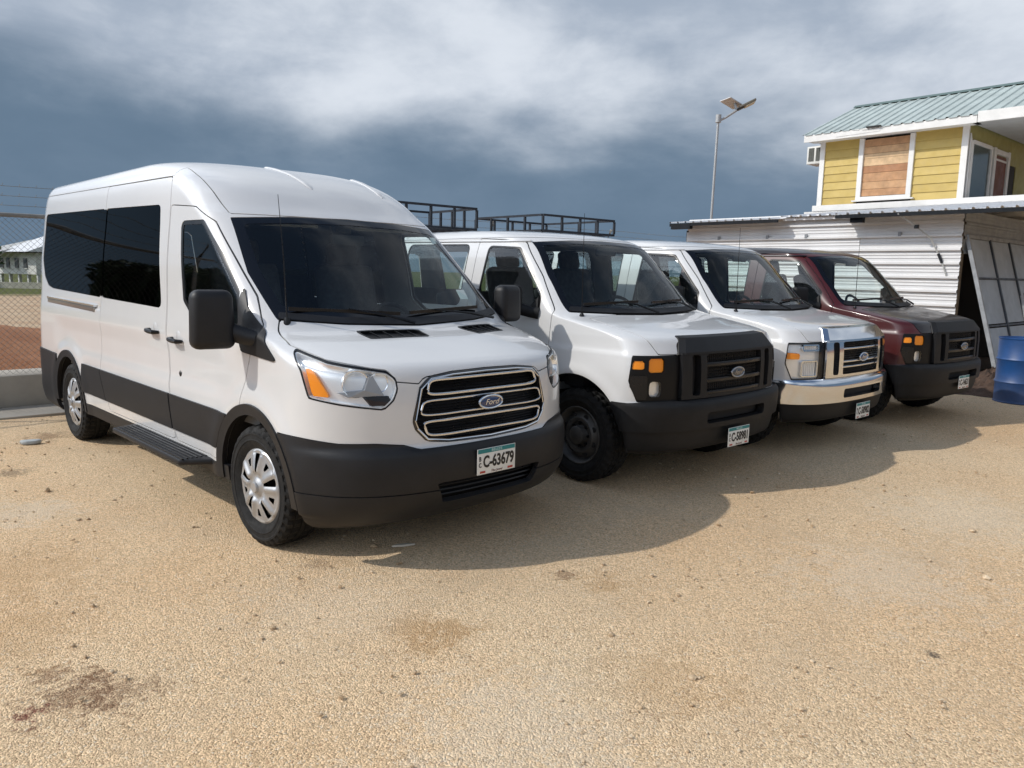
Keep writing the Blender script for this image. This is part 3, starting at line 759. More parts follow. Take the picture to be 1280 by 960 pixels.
    MB().beam((-.57, .42, 1.22), (-.35, .42, 1.14), .06).build('steering_column', m_void(), sw)
    for yy in (-.42, .42): seat(root, -.95, yy, .98, .54)
    for row, xx in enumerate((-1.95, -2.75, -3.55, -4.25)):
        for yy in (-.45, .30): seat(root, xx, yy, .98, .46 if yy < 0 else .80, head=False, bh=.56)
    MB().box((-2.4, 0, .72), (4.6, 1.8, .06)).build('cabin_floor', m_cabin(), root)
    mb = MB().box((-.60, 0, 1.90), (.05, .10, .05)).box((-.55, .0, 1.83), (.03, .26, .075)).build('rear_view_mirror', m_void(), root, bevel=.01)
    for yy in (-.40, .40): MB().box((-.80, yy, 1.945), (.24, .50, .025), Matrix.Rotation(R(12), 3, 'Y')).build('sun_visor', m_cabin(), root, bevel=.008)
    pp = (FX(.60, 1.47)-.012, .60, 1.47)
    MB().box(pp, (.003, .07, .085), Matrix.Rotation(R(-40), 3, 'Y')).build('windscreen_sticker', pbr('sticker_paper', (.55, .62, .60), .6), root)
    pp = (FX(.74, 1.86)-.012, .74, 1.86)
    MB().box(pp, (.003, .05, .06), Matrix.Rotation(R(-40), 3, 'Y')).build('windscreen_tag', pbr('sticker_paper', (.55, .62, .60), .6), root)
    return root
# ---------------------------------------------------------------- the three square-nosed vans behind it
VS = {}
def build_van(label, pos, yaw, paint, roof_paint, chrome, number, px, pz, rack, dark=False):
    if 'sk' not in VS:
        VS['sk'] = Skin(VAN, 250, van_side); VS['g'] = Reg(VS['sk'])
    sk, g = VS['sk'], VS['g']
    root = thing('passenger_van', label, 'van', (pos[0], pos[1], 0), yaw, 'passenger vans parked in a row')
    pl, bk = pbr('worn_black_plastic', (.0075, .0078, .009), .55, var=.3, vscale=7, bump=.06, bscale=300, spec=.3, dust=((.10, .085, .065), .25, .6, .03)), m_black(); FX, SY = sk.fx, sk.sy
    ay, x, z = g.ay, g.x, g.z
    def P(name, key, phi, mat, par=root, off=0., rim=.012): return panel(name, sk, phi, mat, par, off, rim, key)
    if 'R' not in VS:
        Q = {}
        Q['w_door'] = w_door = [(-1.265, 1.87), (-.85, 1.852), (-.475, 1.475), (-.455, 1.285), (-1.30, 1.31)]
        wins = [[(-2.52, 1.895), (-1.53, 1.885), (-1.53, 1.32), (-2.52, 1.32)], [(-3.48, 1.90), (-2.60, 1.895), (-2.60, 1.32), (-3.48, 1.32)], [(-4.22, 1.90), (-3.56, 1.90), (-3.56, 1.32), (-4.22, 1.32)]]
        Q['wins'] = wins
        Q['door'] = door = [(-1.41, 1.935), (-.86, 1.905), (-.815, 1.885), (-.53, 1.60), (-.39, 1.43), (-.31, 1.34), (-.335, .74), (-.45, .50), (-.50, .36), (-1.41, .36)]
        Q['ws'] = g.front(mirror_poly([(0, 1.928), (.4, 1.92), (.735, 1.897), (.815, 1.60), (.862, 1.325), (.5, 1.31), (0, 1.302)]), 0, -1.3)
        Q['ws_in'] = g.front(mirror_poly([(0, 1.895), (.4, 1.888), (.695, 1.868), (.77, 1.60), (.81, 1.385), (.5, 1.365), (0, 1.355)]), .03, -1.3)
        Q['arch'] = U(g.circ(0, .36, .505), g.circ(-3.42, .36, .505))
        Q['sidew'] = U(g.side(w_door, .05), *[g.side(w, .06) for w in wins])
        Q['tailw'] = g.tail(mirror_poly([(0, 1.85), (.60, 1.85), (.68, 1.35), (0, 1.33)]), .05)
        Q['bump'] = I(z-.697, .36-x, -g.circ(0, .36, .5055))
        Q['slot'] = g.front([(-.40, .615), (.40, .615), (.40, .53), (-.40, .53)], .012, .4)
        Q['rbump'] = I(z-.66, x+4.18)
        Q['face'] = g.corner([(.425, 1.052), (.20, 1.052), (-.05, 1.052), (-.16, 1.052), (-.16, .708), (.36, .708), (.455, .86)], .01, 0, .3)
        Q['sur'] = g.front(mirror_poly([(0, 1.180), (.56, 1.166), (.625, 1.12), (.63, .708), (0, .708)]), .012, .3)
        Q['hood'] = I(g.front(mirror_poly([(0, 1.301), (.5, 1.309), (.80, 1.312), (.838, 1.24), (.838, 1.17), (.80, 1.058), (.64, 1.055), (.62, 1.125), (.56, 1.168), (0, 1.182)]), .0, -.25), -.02-x)
        Q['roof'] = I(1.938-z, np.full_like(x, -1.), -(g.front(mirror_poly([(0, 1.928), (.4, 1.92), (.735, 1.897), (.8, 1.8), (0, 1.7)]), 0, -1.3)))
        VS['R'] = Q
    Q = VS['R']; gp = .0035
    low = .30-z
    bumpZ = Q['bump']
    dR, dL = g.side(Q['door'], .02, -1), g.side(Q['door'], .02, 1)
    openings = U(Q['sidew'], Q['ws'], Q['tailw'], Q['arch'], Q['face'], Q['sur'])
    P('body', 'body', J(-openings, -(dR-gp), -(dL-gp), -(Q['hood']-gp), -(Q['roof']-gp), -(bumpZ-gp), -(Q['rbump']-gp), low), paint)
    P('roof', 'roof', J(Q['roof']+gp*.5, -Q['ws']), roof_paint)
    P('hood', 'hood', J(Q['hood']+gp, -Q['sur'], -Q['face']), roof_paint)
    d1 = P('front_door', 'd1', J(dR+gp, -Q['sidew'], -Q['arch'], low), paint)
    d2 = P('front_door', 'd2', J(dL+gp, -Q['sidew'], -Q['arch'], low), paint)
    P('inner_lining', 'lin', J(-U(Q['sidew'], Q['ws'], Q['tailw'], Q['arch'], Q['face'], Q['sur'], Q['slot'])+.004, low), m_cabin(), root, -.024, 0)
    P('windscreen', 'ws', Q['ws_in'], m_wind(), root, -.004, 0)
    P('windscreen_border', 'wsb', J(Q['ws']+.002, -Q['ws_in']), pbr('frit_black', (.003, .003, .004), .06), root, -.002, .01)
    for s, dd in ((-1, d1), (1, d2)):
        wi = g.side(Q['w_door'], .05, s)
        P('window', f'wd{s}', wi+.016, m_side(), dd, -.006, 0)
        P('window_seal', f'wds{s}', J(wi+.002, -(wi+.016)), bk, dd, -.002, .01)
        for k, w in enumerate(Q['wins']):
            wi = g.side(w, .06, s); wn = P('window', f'w{k}{s}', wi+.014, m_side(), root, -.005, 0)
            P('window_seal', f'ws{k}{s}', J(wi+.002, -(wi+.014)), bk, wn, -.002, .01)
    P('rear_window', 'tw', Q['tailw']+.004, m_side(), root, -.004, 0)
    # wells and floor
    for cx in (0, -3.42):
        for s in (-1, 1):
            b = MB(); n = 24; vs = []; fs = []
            for k in range(n+1):
                an = math.pi*(-.02+1.04*k/n)
                for yy in (.965, .60): vs.append((cx+.52*math.cos(an), s*yy, .36+.52*math.sin(an)))
            for k in range(n): fs.append((2*k, 2*k+1, 2*k+3, 2*k+2))
            b.add(vs+[(cx, s*.60, .36)], fs+[(2*k+1, 2*k+3, 2*n+2) for k in range(n)]).build('wheel_well', m_void(), root, fix=False)
    MB().box((-1.9, 0, .40), (4.9, 1.2, .12)).box((-1.7, 0, .52), (2.2, 1.8, .2)).box((.45, 0, .55), (.4, 1.1, .30)).beam((-3.42, -.8, .37), (-3.42, .8, .37), .10).beam((0, -.8, .36), (0, .8, .36), .09).build('underbody', m_void(), root)
    # front bumper
    ch = m_chrome() if chrome else pl
    Bmain = J(bumpZ, .492-z, -Q['slot']); Bval = J(bumpZ, z-.488)
    fb = P('front_bumper', f'fb', Bmain, ch if chrome else pl, root, .022, .06)
    P('bumper_valance', 'fv', Bval, pl, fb, -.006, .03)
    P('bumper_slot', 'fs', Q['slot']+.001, m_void(), fb, -.05, 0)
    n = 17; ys = np.sin(np.linspace(-1, 1, n)*math.pi/2)*.955
    led = [(FX(yy, .69)+.022, yy, .700) for yy in ys]; led2 = [(FX(yy, .72)-.06, yy, .709) for yy in ys]
    vs = led+led2; MB().add(vs, [(i, i+1, n+i+1, n+i) for i in range(n-1)], True).build('bumper_step', ch if chrome else pl, fb, fix=False)
    rb = P('rear_bumper', 'rb', Q['rbump'], m_chrome() if chrome else pl, root, .03, .05)
    # grille
    sm = m_chrome() if chrome else pl
    capz = I(Q['sur'], 1.062-z)
    op = g.front([(-.378, 1.045), (.378, 1.045), (.372, .745), (-.372, .745)], .012, .3)
    slots = U(*[g.front([(s*.445, 1.045), (s*.535, 1.045), (s*.525, .745), (s*.440, .745)], .008, .3) for s in (-1, 1)])
    gr = P('grille', 'gr', Q['sur']+.002, m_void(), root, -.03, 0)
    P('grille_surround', 'grs', J(Q['sur']+.001, -op, -slots, z-1.058), sm, gr, .034, .075)
    cap = MB(); n = 13; V = []
    for t in (-1, -.95, -.8, -.6, -.4, -.2, 0, .2, .4, .6, .8, .95, 1):
        yb, yt = t*.640, t*.578; e = .035 if abs(t) == 1 else 0
        xb, xt = FX(yb, 1.06)+.046-e, FX(yt, 1.165)+.042-e
        V += [(xb-.11, yb, 1.052), (xb, yb, 1.056), (xb-.002, yb*.998, 1.072), (xt, yt, 1.166), (xt-.012, yt, 1.176), (xt-.13, yt, 1.192)]
    F = [(6*a+q, 6*a+q+1, 6*a+q+7, 6*a+q+6) for a in range(n-1) for q in range(5)]+[tuple(range(6))[::-1], tuple(range(6*n-6, 6*n))]
    cap.add(V, F, True).build('grille_cap', sm, gr, angle=24)
    for zz in ((.972, .852, .755) if not chrome else (.985, .865, .815)):
        th = .032 if not chrome else .018
        MB().prism([(yy, 0) for yy in (-.385, -.2, 0, .2, .385)]+[(yy, 1) for yy in (.385, .2, 0, -.2, -.385)], zz-th/2, zz+th/2, lambda a, bb, t: (FX(a, t)+.012+.02*bb, a, t)).build('grille_bar', sm if chrome else bk, gr, bevel=.004)
    ms = MB()
    for yy in np.arange(-.36, .37, .024): ms.tube([(FX(yy, .76)-.006, yy, .75), (FX(yy, 1.04)-.006, yy, 1.04)], .004, 4, caps=False)
    for zz in np.arange(.76, 1.05, .022): ms.tube([(FX(yy, zz)-.008, yy, zz) for yy in np.linspace(-.37, .37, 9)], .004, 4, caps=False)
    ms.build('grille_mesh', bk, gr)
    if not dark: emblem(gr, (FX(0, .895)+.040, 0, .895), .086, .037, pbr('badge_grey', (.045, .05, .06), .25, coat=.5) if not chrome else pbr('badge_blue', (.012, .035, .12), .2, coat=.8), pbr('dull_ring', (.36, .36, .37), .3, .9) if not chrome else m_chrome())
    else: emblem(gr, (FX(0, .895)+.040, 0, .895), .086, .037, pbr('badge_grey', (.045, .05, .06), .25, coat=.5), pbr('dull_ring', (.36, .36, .37), .3, .9))
    # headlamps
    for s in (-1, 1):
        half = np.where(g.y*s > 0, -1., .05)
        face = I(Q['face'], half, -(Q['sur']-.003))
        def C(poly, r=.008): return I(g.corner(poly, r, s, .3))
        if not chrome:
            a1 = C([(.412, 1.015), (.292, 1.015), (.292, .950), (.425, .950)]); a2 = C([(.248, 1.032), (.082, 1.032), (.082, .926), (.248, .926)], .02)
            lp = C([(.236, .862), (.104, .862), (.104, .748), (.236, .748)], .03)
            h = P('headlight', f'hb{s}', J(face+.001, -a1, -a2, -lp), pbr('bezel_black', (.004, .004, .0045), .40, spec=.25), root, .0, .05)
            bp = C([(.435, .905), (.26, .905), (.26, .73), (.362, .73), (.44, .83)])
            P('bezel_panel', f'bp{s}', bp, m_black(), h, .008, .02)
            P('indicator', f'a1{s}', a1+.002, m_amber(), h, -.006, .01)
            P('indicator', f'a2{s}', a2+.002, m_amber(), h, -.012, .01)
            P('lamp_reflector', f'lr{s}', lp, m_bright(), h, -.04, 0)
            P('lamp_lens', f'll{s}', lp+.001, m_lens(), h, -.004, 0)
            P('lamp_recess', f'lb{s}', J(face+.001), m_void(), h, -.055, 0)
        else:
            h = P('headlight', f'hc{s}', face+.012, m_lens(), root, .002, 0)
            P('headlight_seal', f'hcs{s}', J(face+.001, -(face+.012)), bk, h, .002, .05)
            am = C([(.44, .962), (.255, .955), (.255, .898), (.44, .898)])
            P('reflector_housing', f'hcr{s}', J(face+.006, -am), m_bright(), h, -.045, 0)
            P('indicator', f'hca{s}', am+.002, m_amber(), h, -.014, .03)
            for k, (z0, z1, q0, q1) in enumerate(((.972, 1.035, .22, -.03), (.735, .885, .23, -.02))):
                rp = C([(q0, z1), (q1, z1), (q1, z0), (q0, z0)], .01)
                ft = P('lamp_frame', f'hcf{k}{s}', J(rp, -(rp+.012)), m_chrome(), h, -.012, .03)
                fl = MB()
                for t in np.linspace(.06, .94, 9):
                    q = q0+(q1-q0)*t
                    # flutes follow the corner of the nose
                    zz = (z0+z1)/2; yv = np.linspace(.5, .97, 200); xv = sk.fx(yv, zz); yy = float(np.interp(q, yv-xv, yv)); xx = float(sk.fx(yy, zz))
                    fl.tube([(xx-.030, s*(yy-.02), z0+.01), (xx-.030, s*(yy-.02), z1-.01)], .007, 6)
                fl.build('lamp_flutes', m_bright(), ft)
    plate(root, px, pz, number)
    # mirrors, wipers, antenna, handles
    for s, dd in ((-1, d1), (1, d2)):
        m = MB().box((-.63, s*1.13, 1.415), (.10, .235, .235), Matrix.Rotation(s*R(8), 3, 'Z'), .95).build('wing_mirror', pl, dd, bevel=.035, seg=3)
        MB().box((-.683, s*1.126, 1.42), (.006, .19, .19), Matrix.Rotation(s*R(8), 3, 'Z')).build('mirror_glass', m_chrome(), m)
        MB().tube([(-.60, s*1.03, 1.335), (-.52, s*.975, 1.31), (-.47, s*.94, 1.305)], [.05, .045, .05], 10, flat=.7).build('mirror_arm', pl, m)
        MB().prism([(-.62, 1.30), (-.47, 1.30), (-.49, 1.44)], .0, .02, lambda a, bb, t: (a, s*(SY(a, bb)+t-.004), bb)).build('mirror_mount', pl, m)
        y = s*SY(-1.25, 1.12)
        MB().tube([(-1.33, y, 1.122), (-1.31, y+s*.035, 1.122), (-1.20, y+s*.035, 1.12), (-1.18, y, 1.12)], .013, 8).build('door_handle', bk, dd)
        MB().tube([(-3.2, s*.93, .36), (-.55, s*.93, .36)], .04, 8, flat=.6).build('sill_trim', m_void() if dark else pl, root)
    def onws(y, z, o=.02): return (FX(y, z)+o*.7, y, z+o*.7)
    wiper(root, [onws(-.02, 1.305, .02), onws(-.22, 1.355, .05), onws(-.42, 1.385, .035)], (onws(-.72, 1.375), onws(-.12, 1.395)), bk)
    wiper(root, [onws(.66, 1.318, .02), onws(.46, 1.355, .05), onws(.30, 1.385, .035)], (onws(.06, 1.385), onws(.56, 1.400)), bk)
    P('cowl', 'cowl', g.front(mirror_poly([(0, 1.345), (.5, 1.352), (.82, 1.368), (.85, 1.332), (.5, 1.318), (0, 1.308)]), 0, -.5), pl, root, .006, .01)
    an = MB().lathe([(0, .025), (.013, .02), (.021, 0), (.021, -.04)], (-.10, -.825, 1.302), 'z', 14).build('antenna', bk, root)
    MB().tube([(-.10, -.825, 1.31), (-.105, -.825, 2.10)], [.0042, .0018], 5).build('antenna_rod', bk, an)
    P('roof_gutter', 'gut', J(g.side([(-4.3, 1.952), (-.80, 1.905), (-.80, 1.893), (-4.3, 1.938)], 0)), roof_paint, root, .014, .014)
    # wheels
    for cx in (0, -3.42):
        for s in (-1, 1): wheel(root, cx, s*.835, .375, s, pbr('dark_steel', (.085, .082, .078), .5, .4, var=.3, vscale=10, dust=None), 'steel', .245)
    # cabin
    MB().prism([(.0, 1.0), (-.04, 1.25), (-.28, 1.315), (-.50, 1.27), (-.60, 1.05), (-.55, .75), (-.1, .70)], -.80, .80, lambda a, bb, t: (a, t, bb)).build('dashboard', pbr('dark_dash', (.035, .037, .042), .75), root, bevel=.04)
    sw = MB().tube([(-.70-.09*math.cos(2*math.pi*k/24), .40+.19*math.sin(2*math.pi*k/24), 1.27+.15*math.cos(2*math.pi*k/24)) for k in range(24)], .016, 8, closed=True).build('steering_wheel', m_void(), root)
    MB().beam((-.69, .40, 1.27), (-.45, .40, 1.18), .06).build('steering_column', m_void(), sw)
    for yy in (-.42, .42): seat(root, -1.10, yy, 1.0, .54)
    for xx in (-2.1, -2.95, -3.75):
        seat(root, xx, .05, .94, 1.25, head=False, bh=.46)
    MB().box((-2.3, 0, .72), (4.0, 1.75, .06)).build('cabin_floor', m_cabin(), root)
    MB().box((-.60, 0, 1.83), (.03, .25, .07)).build('rear_view_mirror', m_void(), root, bevel=.01)
    if rack:
        x0, x1, w, zb, zt = rack
        st = pbr('rack_steel', (.022, .026, .034), .5, .3, var=.4, vscale=9)
        rk = MB()
        for zz in (zt, zb+.02):
            rk.beam((x1, -w, zz), (x1, w, zz), .026).beam((x0, -w, zz), (x0, w, zz), .026)
            for s in (-1, 1): rk.beam((x0+.015, s*w, zz), (x1-.015, s*w, zz), .026)
        for xx, ys in ((x1, np.linspace(-w, w, 5)), (x0, np.linspace(-w, w, 5))):
            for yy in ys: rk.beam((xx, yy, zb+.035), (xx, yy, zt-.015), .026)
        for s in (-1, 1):
            for xx in np.linspace(x0, x1, 5)[1:-1]: rk.beam((xx, s*w, zb+.035), (xx, s*w, zt-.015), .026)
            for xx in (x0+.2, (x0+x1)/2, x1-.15): rk.beam((xx, s*(w-.05), zb), (xx, s*(w-.02), 1.93), .03)
        for xx in np.linspace(x0, x1, 7)[1:-1]: rk.beam((xx, -w+.015, zb+.02), (xx, w-.015, zb+.02), .022)
        rk.build('roof_rack', st, root)
    return root
build_minibus()
build_van('white passenger van with black grille and black bumper, second of the row, roof rack behind', (1.2236, 6.6082), -.8378, m_white(), m_white(), False, 'C-58981', .860, .392, (-4.25, -3.28, .68, 2.12, 2.385))
build_van('white passenger van with shiny chrome grille and chrome bumper, third of the row', (2.8417, 8.016), -.827, m_white(), m_white(), True, 'C-58982', .852, .378, (-4.25, -2.95, .68, 2.14, 2.35))
build_van('dark red passenger van with black grille, last of the row next to the metal shed', (4.6833, 9.4912), -.873, m_maroon(), m_maroon_dark(), False, 'C-14631', .850, .483, None, True)
# ---------------------------------------------------------------- the lot: a frame whose x runs forward along the vans, y away to the right
LY = R(-48); LC, LS = math.cos(LY), math.sin(LY)
def lot(x, y, z=0.): return (LC*x-LS*y, LS*x+LC*y, z)
def unlot(X, Y): return (LC*X+LS*Y, -LS*X+LC*Y)
def ground_mat():
    m = bpy.data.materials.new('crushed_gravel'); m.use_nodes = True; T = NT(m.node_tree); b = T.n['Principled BSDF']
    tc = T.new('ShaderNodeTexCoord').outputs['Object']
    big = T.noise(tc, .42, 5, .55, .3); mid = T.noise(tc, 1.7, 6, .6, .4); med = T.noise(tc, 7, 5, .6); fine = T.noise(tc, 30, 4, .6)
    warp = T.new('ShaderNodeVectorMath', {0: tc, 1: T.new('ShaderNodeVectorMath', {0: T.new('ShaderNodeTexNoise', {'Vector': tc, 'Scale': 30, 'Detail': 2}).outputs[1], 'Scale': .016}, operation='SCALE').outputs[0]}, operation='ADD').outputs[0]
    vo = T.new('ShaderNodeTexVoronoi', {'Vector': warp, 'Scale': 122, 'Randomness': 1}, feature='F1')
    vo2 = T.new('ShaderNodeTexVoronoi', {'Vector': warp, 'Scale': 250, 'Randomness': 1}, feature='F1')
    cell = T.new('ShaderNodeSeparateColor', {0: vo.outputs['Color']}); cell2 = T.new('ShaderNodeSeparateColor', {0: vo2.outputs['Color']})
    base = T.mix(T.ramp(big, .30, .70), (.765, .55, .345), (.795, .625, .43))
    base = T.mix(T.math('MULTIPLY', T.ramp(mid, .56, .76), .26), base, (.64, .405, .225))
    base = T.mix(T.math('MULTIPLY', T.ramp(mid, .30, .12), .7), base, (.72, .65, .54))
    tone = T.mix(cell.outputs[0], (.70, .66, .61), (1.19, 1.17, 1.12))
    base = T.mix(1., base, tone, 'MULTIPLY')
    base = T.mix(.7, base, T.mix(cell2.outputs[0], (.78, .76, .72), (1.14, 1.13, 1.10)), 'MULTIPLY')
    pale = T.math('MULTIPLY', T.ramp(cell.outputs[1], .90, .94), .6); base = T.mix(pale, base, (.78, .66, .49))
    red = T.math('MULTIPLY', T.ramp(cell.outputs[2], .94, .97), .55); base = T.mix(red, base, (.30, .15, .08))
    # faint wheel tracks where the gravel is pressed finer
    for (x, y, r) in ((9.5, -3.5, 10.6), (9.5, -3.5, 12.25), (-6., -9., 14.2), (-6., -9., 15.85)):
        ln = T.new('ShaderNodeVectorMath', {0: T.new('ShaderNodeVectorMath', {0: tc, 1: (x, y, 0)}, operation='SUBTRACT').outputs[0]}, operation='LENGTH').outputs['Value']
        dd = T.math('ABSOLUTE', T.math('SUBTRACT', T.math('ADD', ln, T.math('MULTIPLY', T.math('SUBTRACT', mid, .5), .12)), r))
        f = T.math('MULTIPLY', T.ramp(dd, .17, .07), T.ramp(med, .35, .65, .02, .26))
        base = T.mix(f, base, (.60, .455, .30))
    # spots of darker soil that lie where the gravel was dug or dripped on
    for (x, y, r, c, st) in SPOTS:
        dv = T.new('ShaderNodeVectorMath', {0: tc, 1: (x, y, 0)}, operation='SUBTRACT').outputs[0]
        ln = T.new('ShaderNodeVectorMath', {0: dv}, operation='LENGTH').outputs['Value']
        f = T.math('MULTIPLY', T.ramp(T.math('ADD', T.math('DIVIDE', ln, r), T.math('ADD', T.math('MULTIPLY', T.math('SUBTRACT', med, .5), 3.2), T.math('MULTIPLY', T.math('SUBTRACT', fine, .5), 2.6))), 1.15, .25, 0, st), T.ramp(cell.outputs[2], 0, .6, .45, 1.1), clamp=True)
        base = T.mix(f, base, c)
    T.put(b, 'Base Color', base); b.inputs['Roughness'].default_value = .95; b.inputs['Specular IOR Level'].default_value = .15
    h = T.math('ADD', T.math('MULTIPLY', T.math('SUBTRACT', .6, vo.outputs['Distance']), .9), T.math('MULTIPLY', T.math('SUBTRACT', .6, vo2.outputs['Distance']), .4))
    h = T.math('ADD', h, T.math('MULTIPLY', med, .9)); h = T.math('ADD', h, T.math('MULTIPLY', cell.outputs[1], .5))
    bn = T.new('ShaderNodeBump', {'Strength': .8, 'Distance': .008, 'Height': h}); T.put(b, 'Normal', bn)
    return m
SOIL = (.17, .085, .045); OIL = (.13, .10, .075); RUST = (.46, .27, .12); PALE = (.74, .66, .53)
SPOTS = [(-1.66, 2.72, .17, SOIL, .62), (-1.50, 2.80, .16, SOIL, .5), (-1.80, 2.84, .12, SOIL, .55), (-1.74, 2.62, .07, (.16, .04, .03), .8), (.284, 4.03, .09, SOIL, .6), (.52, 3.90, .16, RUST, .5), (-.34, 3.31, .22, RUST, .7),
         (-3.16, 4.92, .35, PALE, 0.35), (-4.43, 7.2, .22, SOIL, .55), (-3.9, 5.9, .13, OIL, .55), (-2.2, 3.2, .4, RUST, .3), (-2.6, 3.9, .5, RUST, .3), (1.88, 3.2, .035, OIL, .9), (2.1, 4.1, .6, PALE, 0.30), (.05, 2.55, .5, PALE, 0.28), (-.9, 3.6, .5, PALE, 0.17), (3.2, 5.2, .7, PALE, 0.25), (.62, 2.9, .3, RUST, .35), (-1.05, 4.1, .08, SOIL, .3)]
def field_mat():
    m = bpy.data.materials.new('red_earth'); m.use_nodes = True; T = NT(m.node_tree); b = T.n['Principled BSDF']
    tc = T.new('ShaderNodeTexCoord').outputs['Object']
    a = T.noise(tc, .05, 6, .6, .5); c = T.noise(tc, .7, 6, .65); d = T.noise(tc, 14, 5, .65)
    ln = T.new('ShaderNodeSeparateXYZ', {0: tc}).outputs[0]
    base = T.mix(T.ramp(c, .3, .7), (.30, .135, .070), (.40, .205, .115))
    far = T.ramp(T.math('ADD', ln, T.math('MULTIPLY', T.math('SUBTRACT', a, .5), 10)), -15, -19)        # pale sand beyond the red heap
    base = T.mix(far, base, T.mix(T.ramp(c, .35, .7), (.44, .30, .19), (.52, .40, .27)))
    grass = T.ramp(T.math('ADD', ln, T.math('MULTIPLY', T.math('SUBTRACT', c, .5), 6)), -44, -50)
    base = T.mix(grass, base, T.mix(T.ramp(d, .3, .7), (.055, .075, .018), (.13, .13, .04)))
    base = T.mix(.5, base, T.mix(d, (.75, .75, .75), (1.2, 1.2, 1.2)), 'MULTIPLY')
    T.put(b, 'Base Color', base); b.inputs['Roughness'].default_value = .95; b.inputs['Specular IOR Level'].default_value = .1
    T.put(b, 'Normal', T.new('ShaderNodeBump', {'Strength': .8, 'Distance': .06, 'Height': T.math('ADD', c, T.math('MULTIPLY', d, .4))}))
    return m
def build_ground():
    # the gravel lot, gently uneven, in lot coordinates
    x0, x1, y0, y1 = -10.15, 34., -7., 34.
    xs = np.unique(np.concatenate([np.linspace(x0, 6, 150), np.linspace(6, x1, 16)])); ys = np.unique(np.concatenate([np.linspace(y0, 16, 190), np.linspace(16, y1, 12)]))
    nx, ny = len(xs), len(ys)
    def hz(x, y): return .006*math.sin(1.7*x+.6*y)*math.sin(.9*y-1.1*x+1)+.005*math.sin(3.1*x-2.2*y+2)+.003*math.sin(6.3*x+4.1*y)
    V = [(*lot(x, y)[:2], hz(x, y)) for x in xs for y in ys]
    F = [(i*ny+j, (i+1)*ny+j, (i+1)*ny+j+1, i*ny+j+1) for i in range(nx-1) for j in range(ny-1)]
    o = MB().add(V, F, True).build('ground', ground_mat(), fix=False); tag(o, 'pale tan crushed gravel yard', kind='structure')
    # open land all round it, out to the horizon (lot frame: object carries the rotation)
    Rr = 1500.
    b = MB()
    b.add([(-Rr, -Rr, -.012), (x0-.02, -Rr, -.012), (x0-.02, Rr, -.012), (-Rr, Rr, -.012)], [(0, 1, 2, 3)])
    b.add([(x0-.02, -Rr, -.012), (Rr, -Rr, -.012), (Rr, y0, -.012), (x0-.02, y0, -.012)], [(0, 1, 2, 3)])
    b.add([(x0-.02, y1, -.012), (Rr, y1, -.012), (Rr, Rr, -.012), (x0-.02, Rr, -.012)], [(0, 1, 2, 3)])
    b.add([(x1, y0, -.012), (Rr, y0, -.012), (Rr, y1, -.012), (x1, y1, -.012)], [(0, 1, 2, 3)])
    o = b.build('field', field_mat(), rotz=LY, fix=False); tag(o, 'bare red and sandy earth beyond the yard', kind='structure')
    # long low bank of red earth behind the fence
    nx, ny = 26, 90; V = []; rr = random.Random(3)
    for i in range(nx):
        for j in range(ny):
            x = -10.9-7.5*i/(nx-1); y = -14+44*j/(ny-1); t = i/(nx-1)
            h = (.30+.32*math.sin(math.pi*min(1, t*1.02))**.8)*(1+.22*math.sin(.9*y+3*t)+.12*math.sin(2.3*y-5*t))*(1 if t < .98 else 0)+rr.uniform(-.03, .03)
            if i == 0: h = .30
            if i == nx-1: h = -.1
            V.append((x, y, max(h, -.1)))
    F = [(i*ny+j, (i+1)*ny+j, (i+1)*ny+j+1, i*ny+j+1) for i in range(nx-1) for j in range(ny-1)]
    o = MB().add(V, [f[::-1] for f in F], True).build('dirt_bank', MATS.get('x') or bpy.data.materials['red_earth'], rotz=LY, fix=False); tag(o, 'bank of red earth behind the fence', kind='structure')
build_ground()
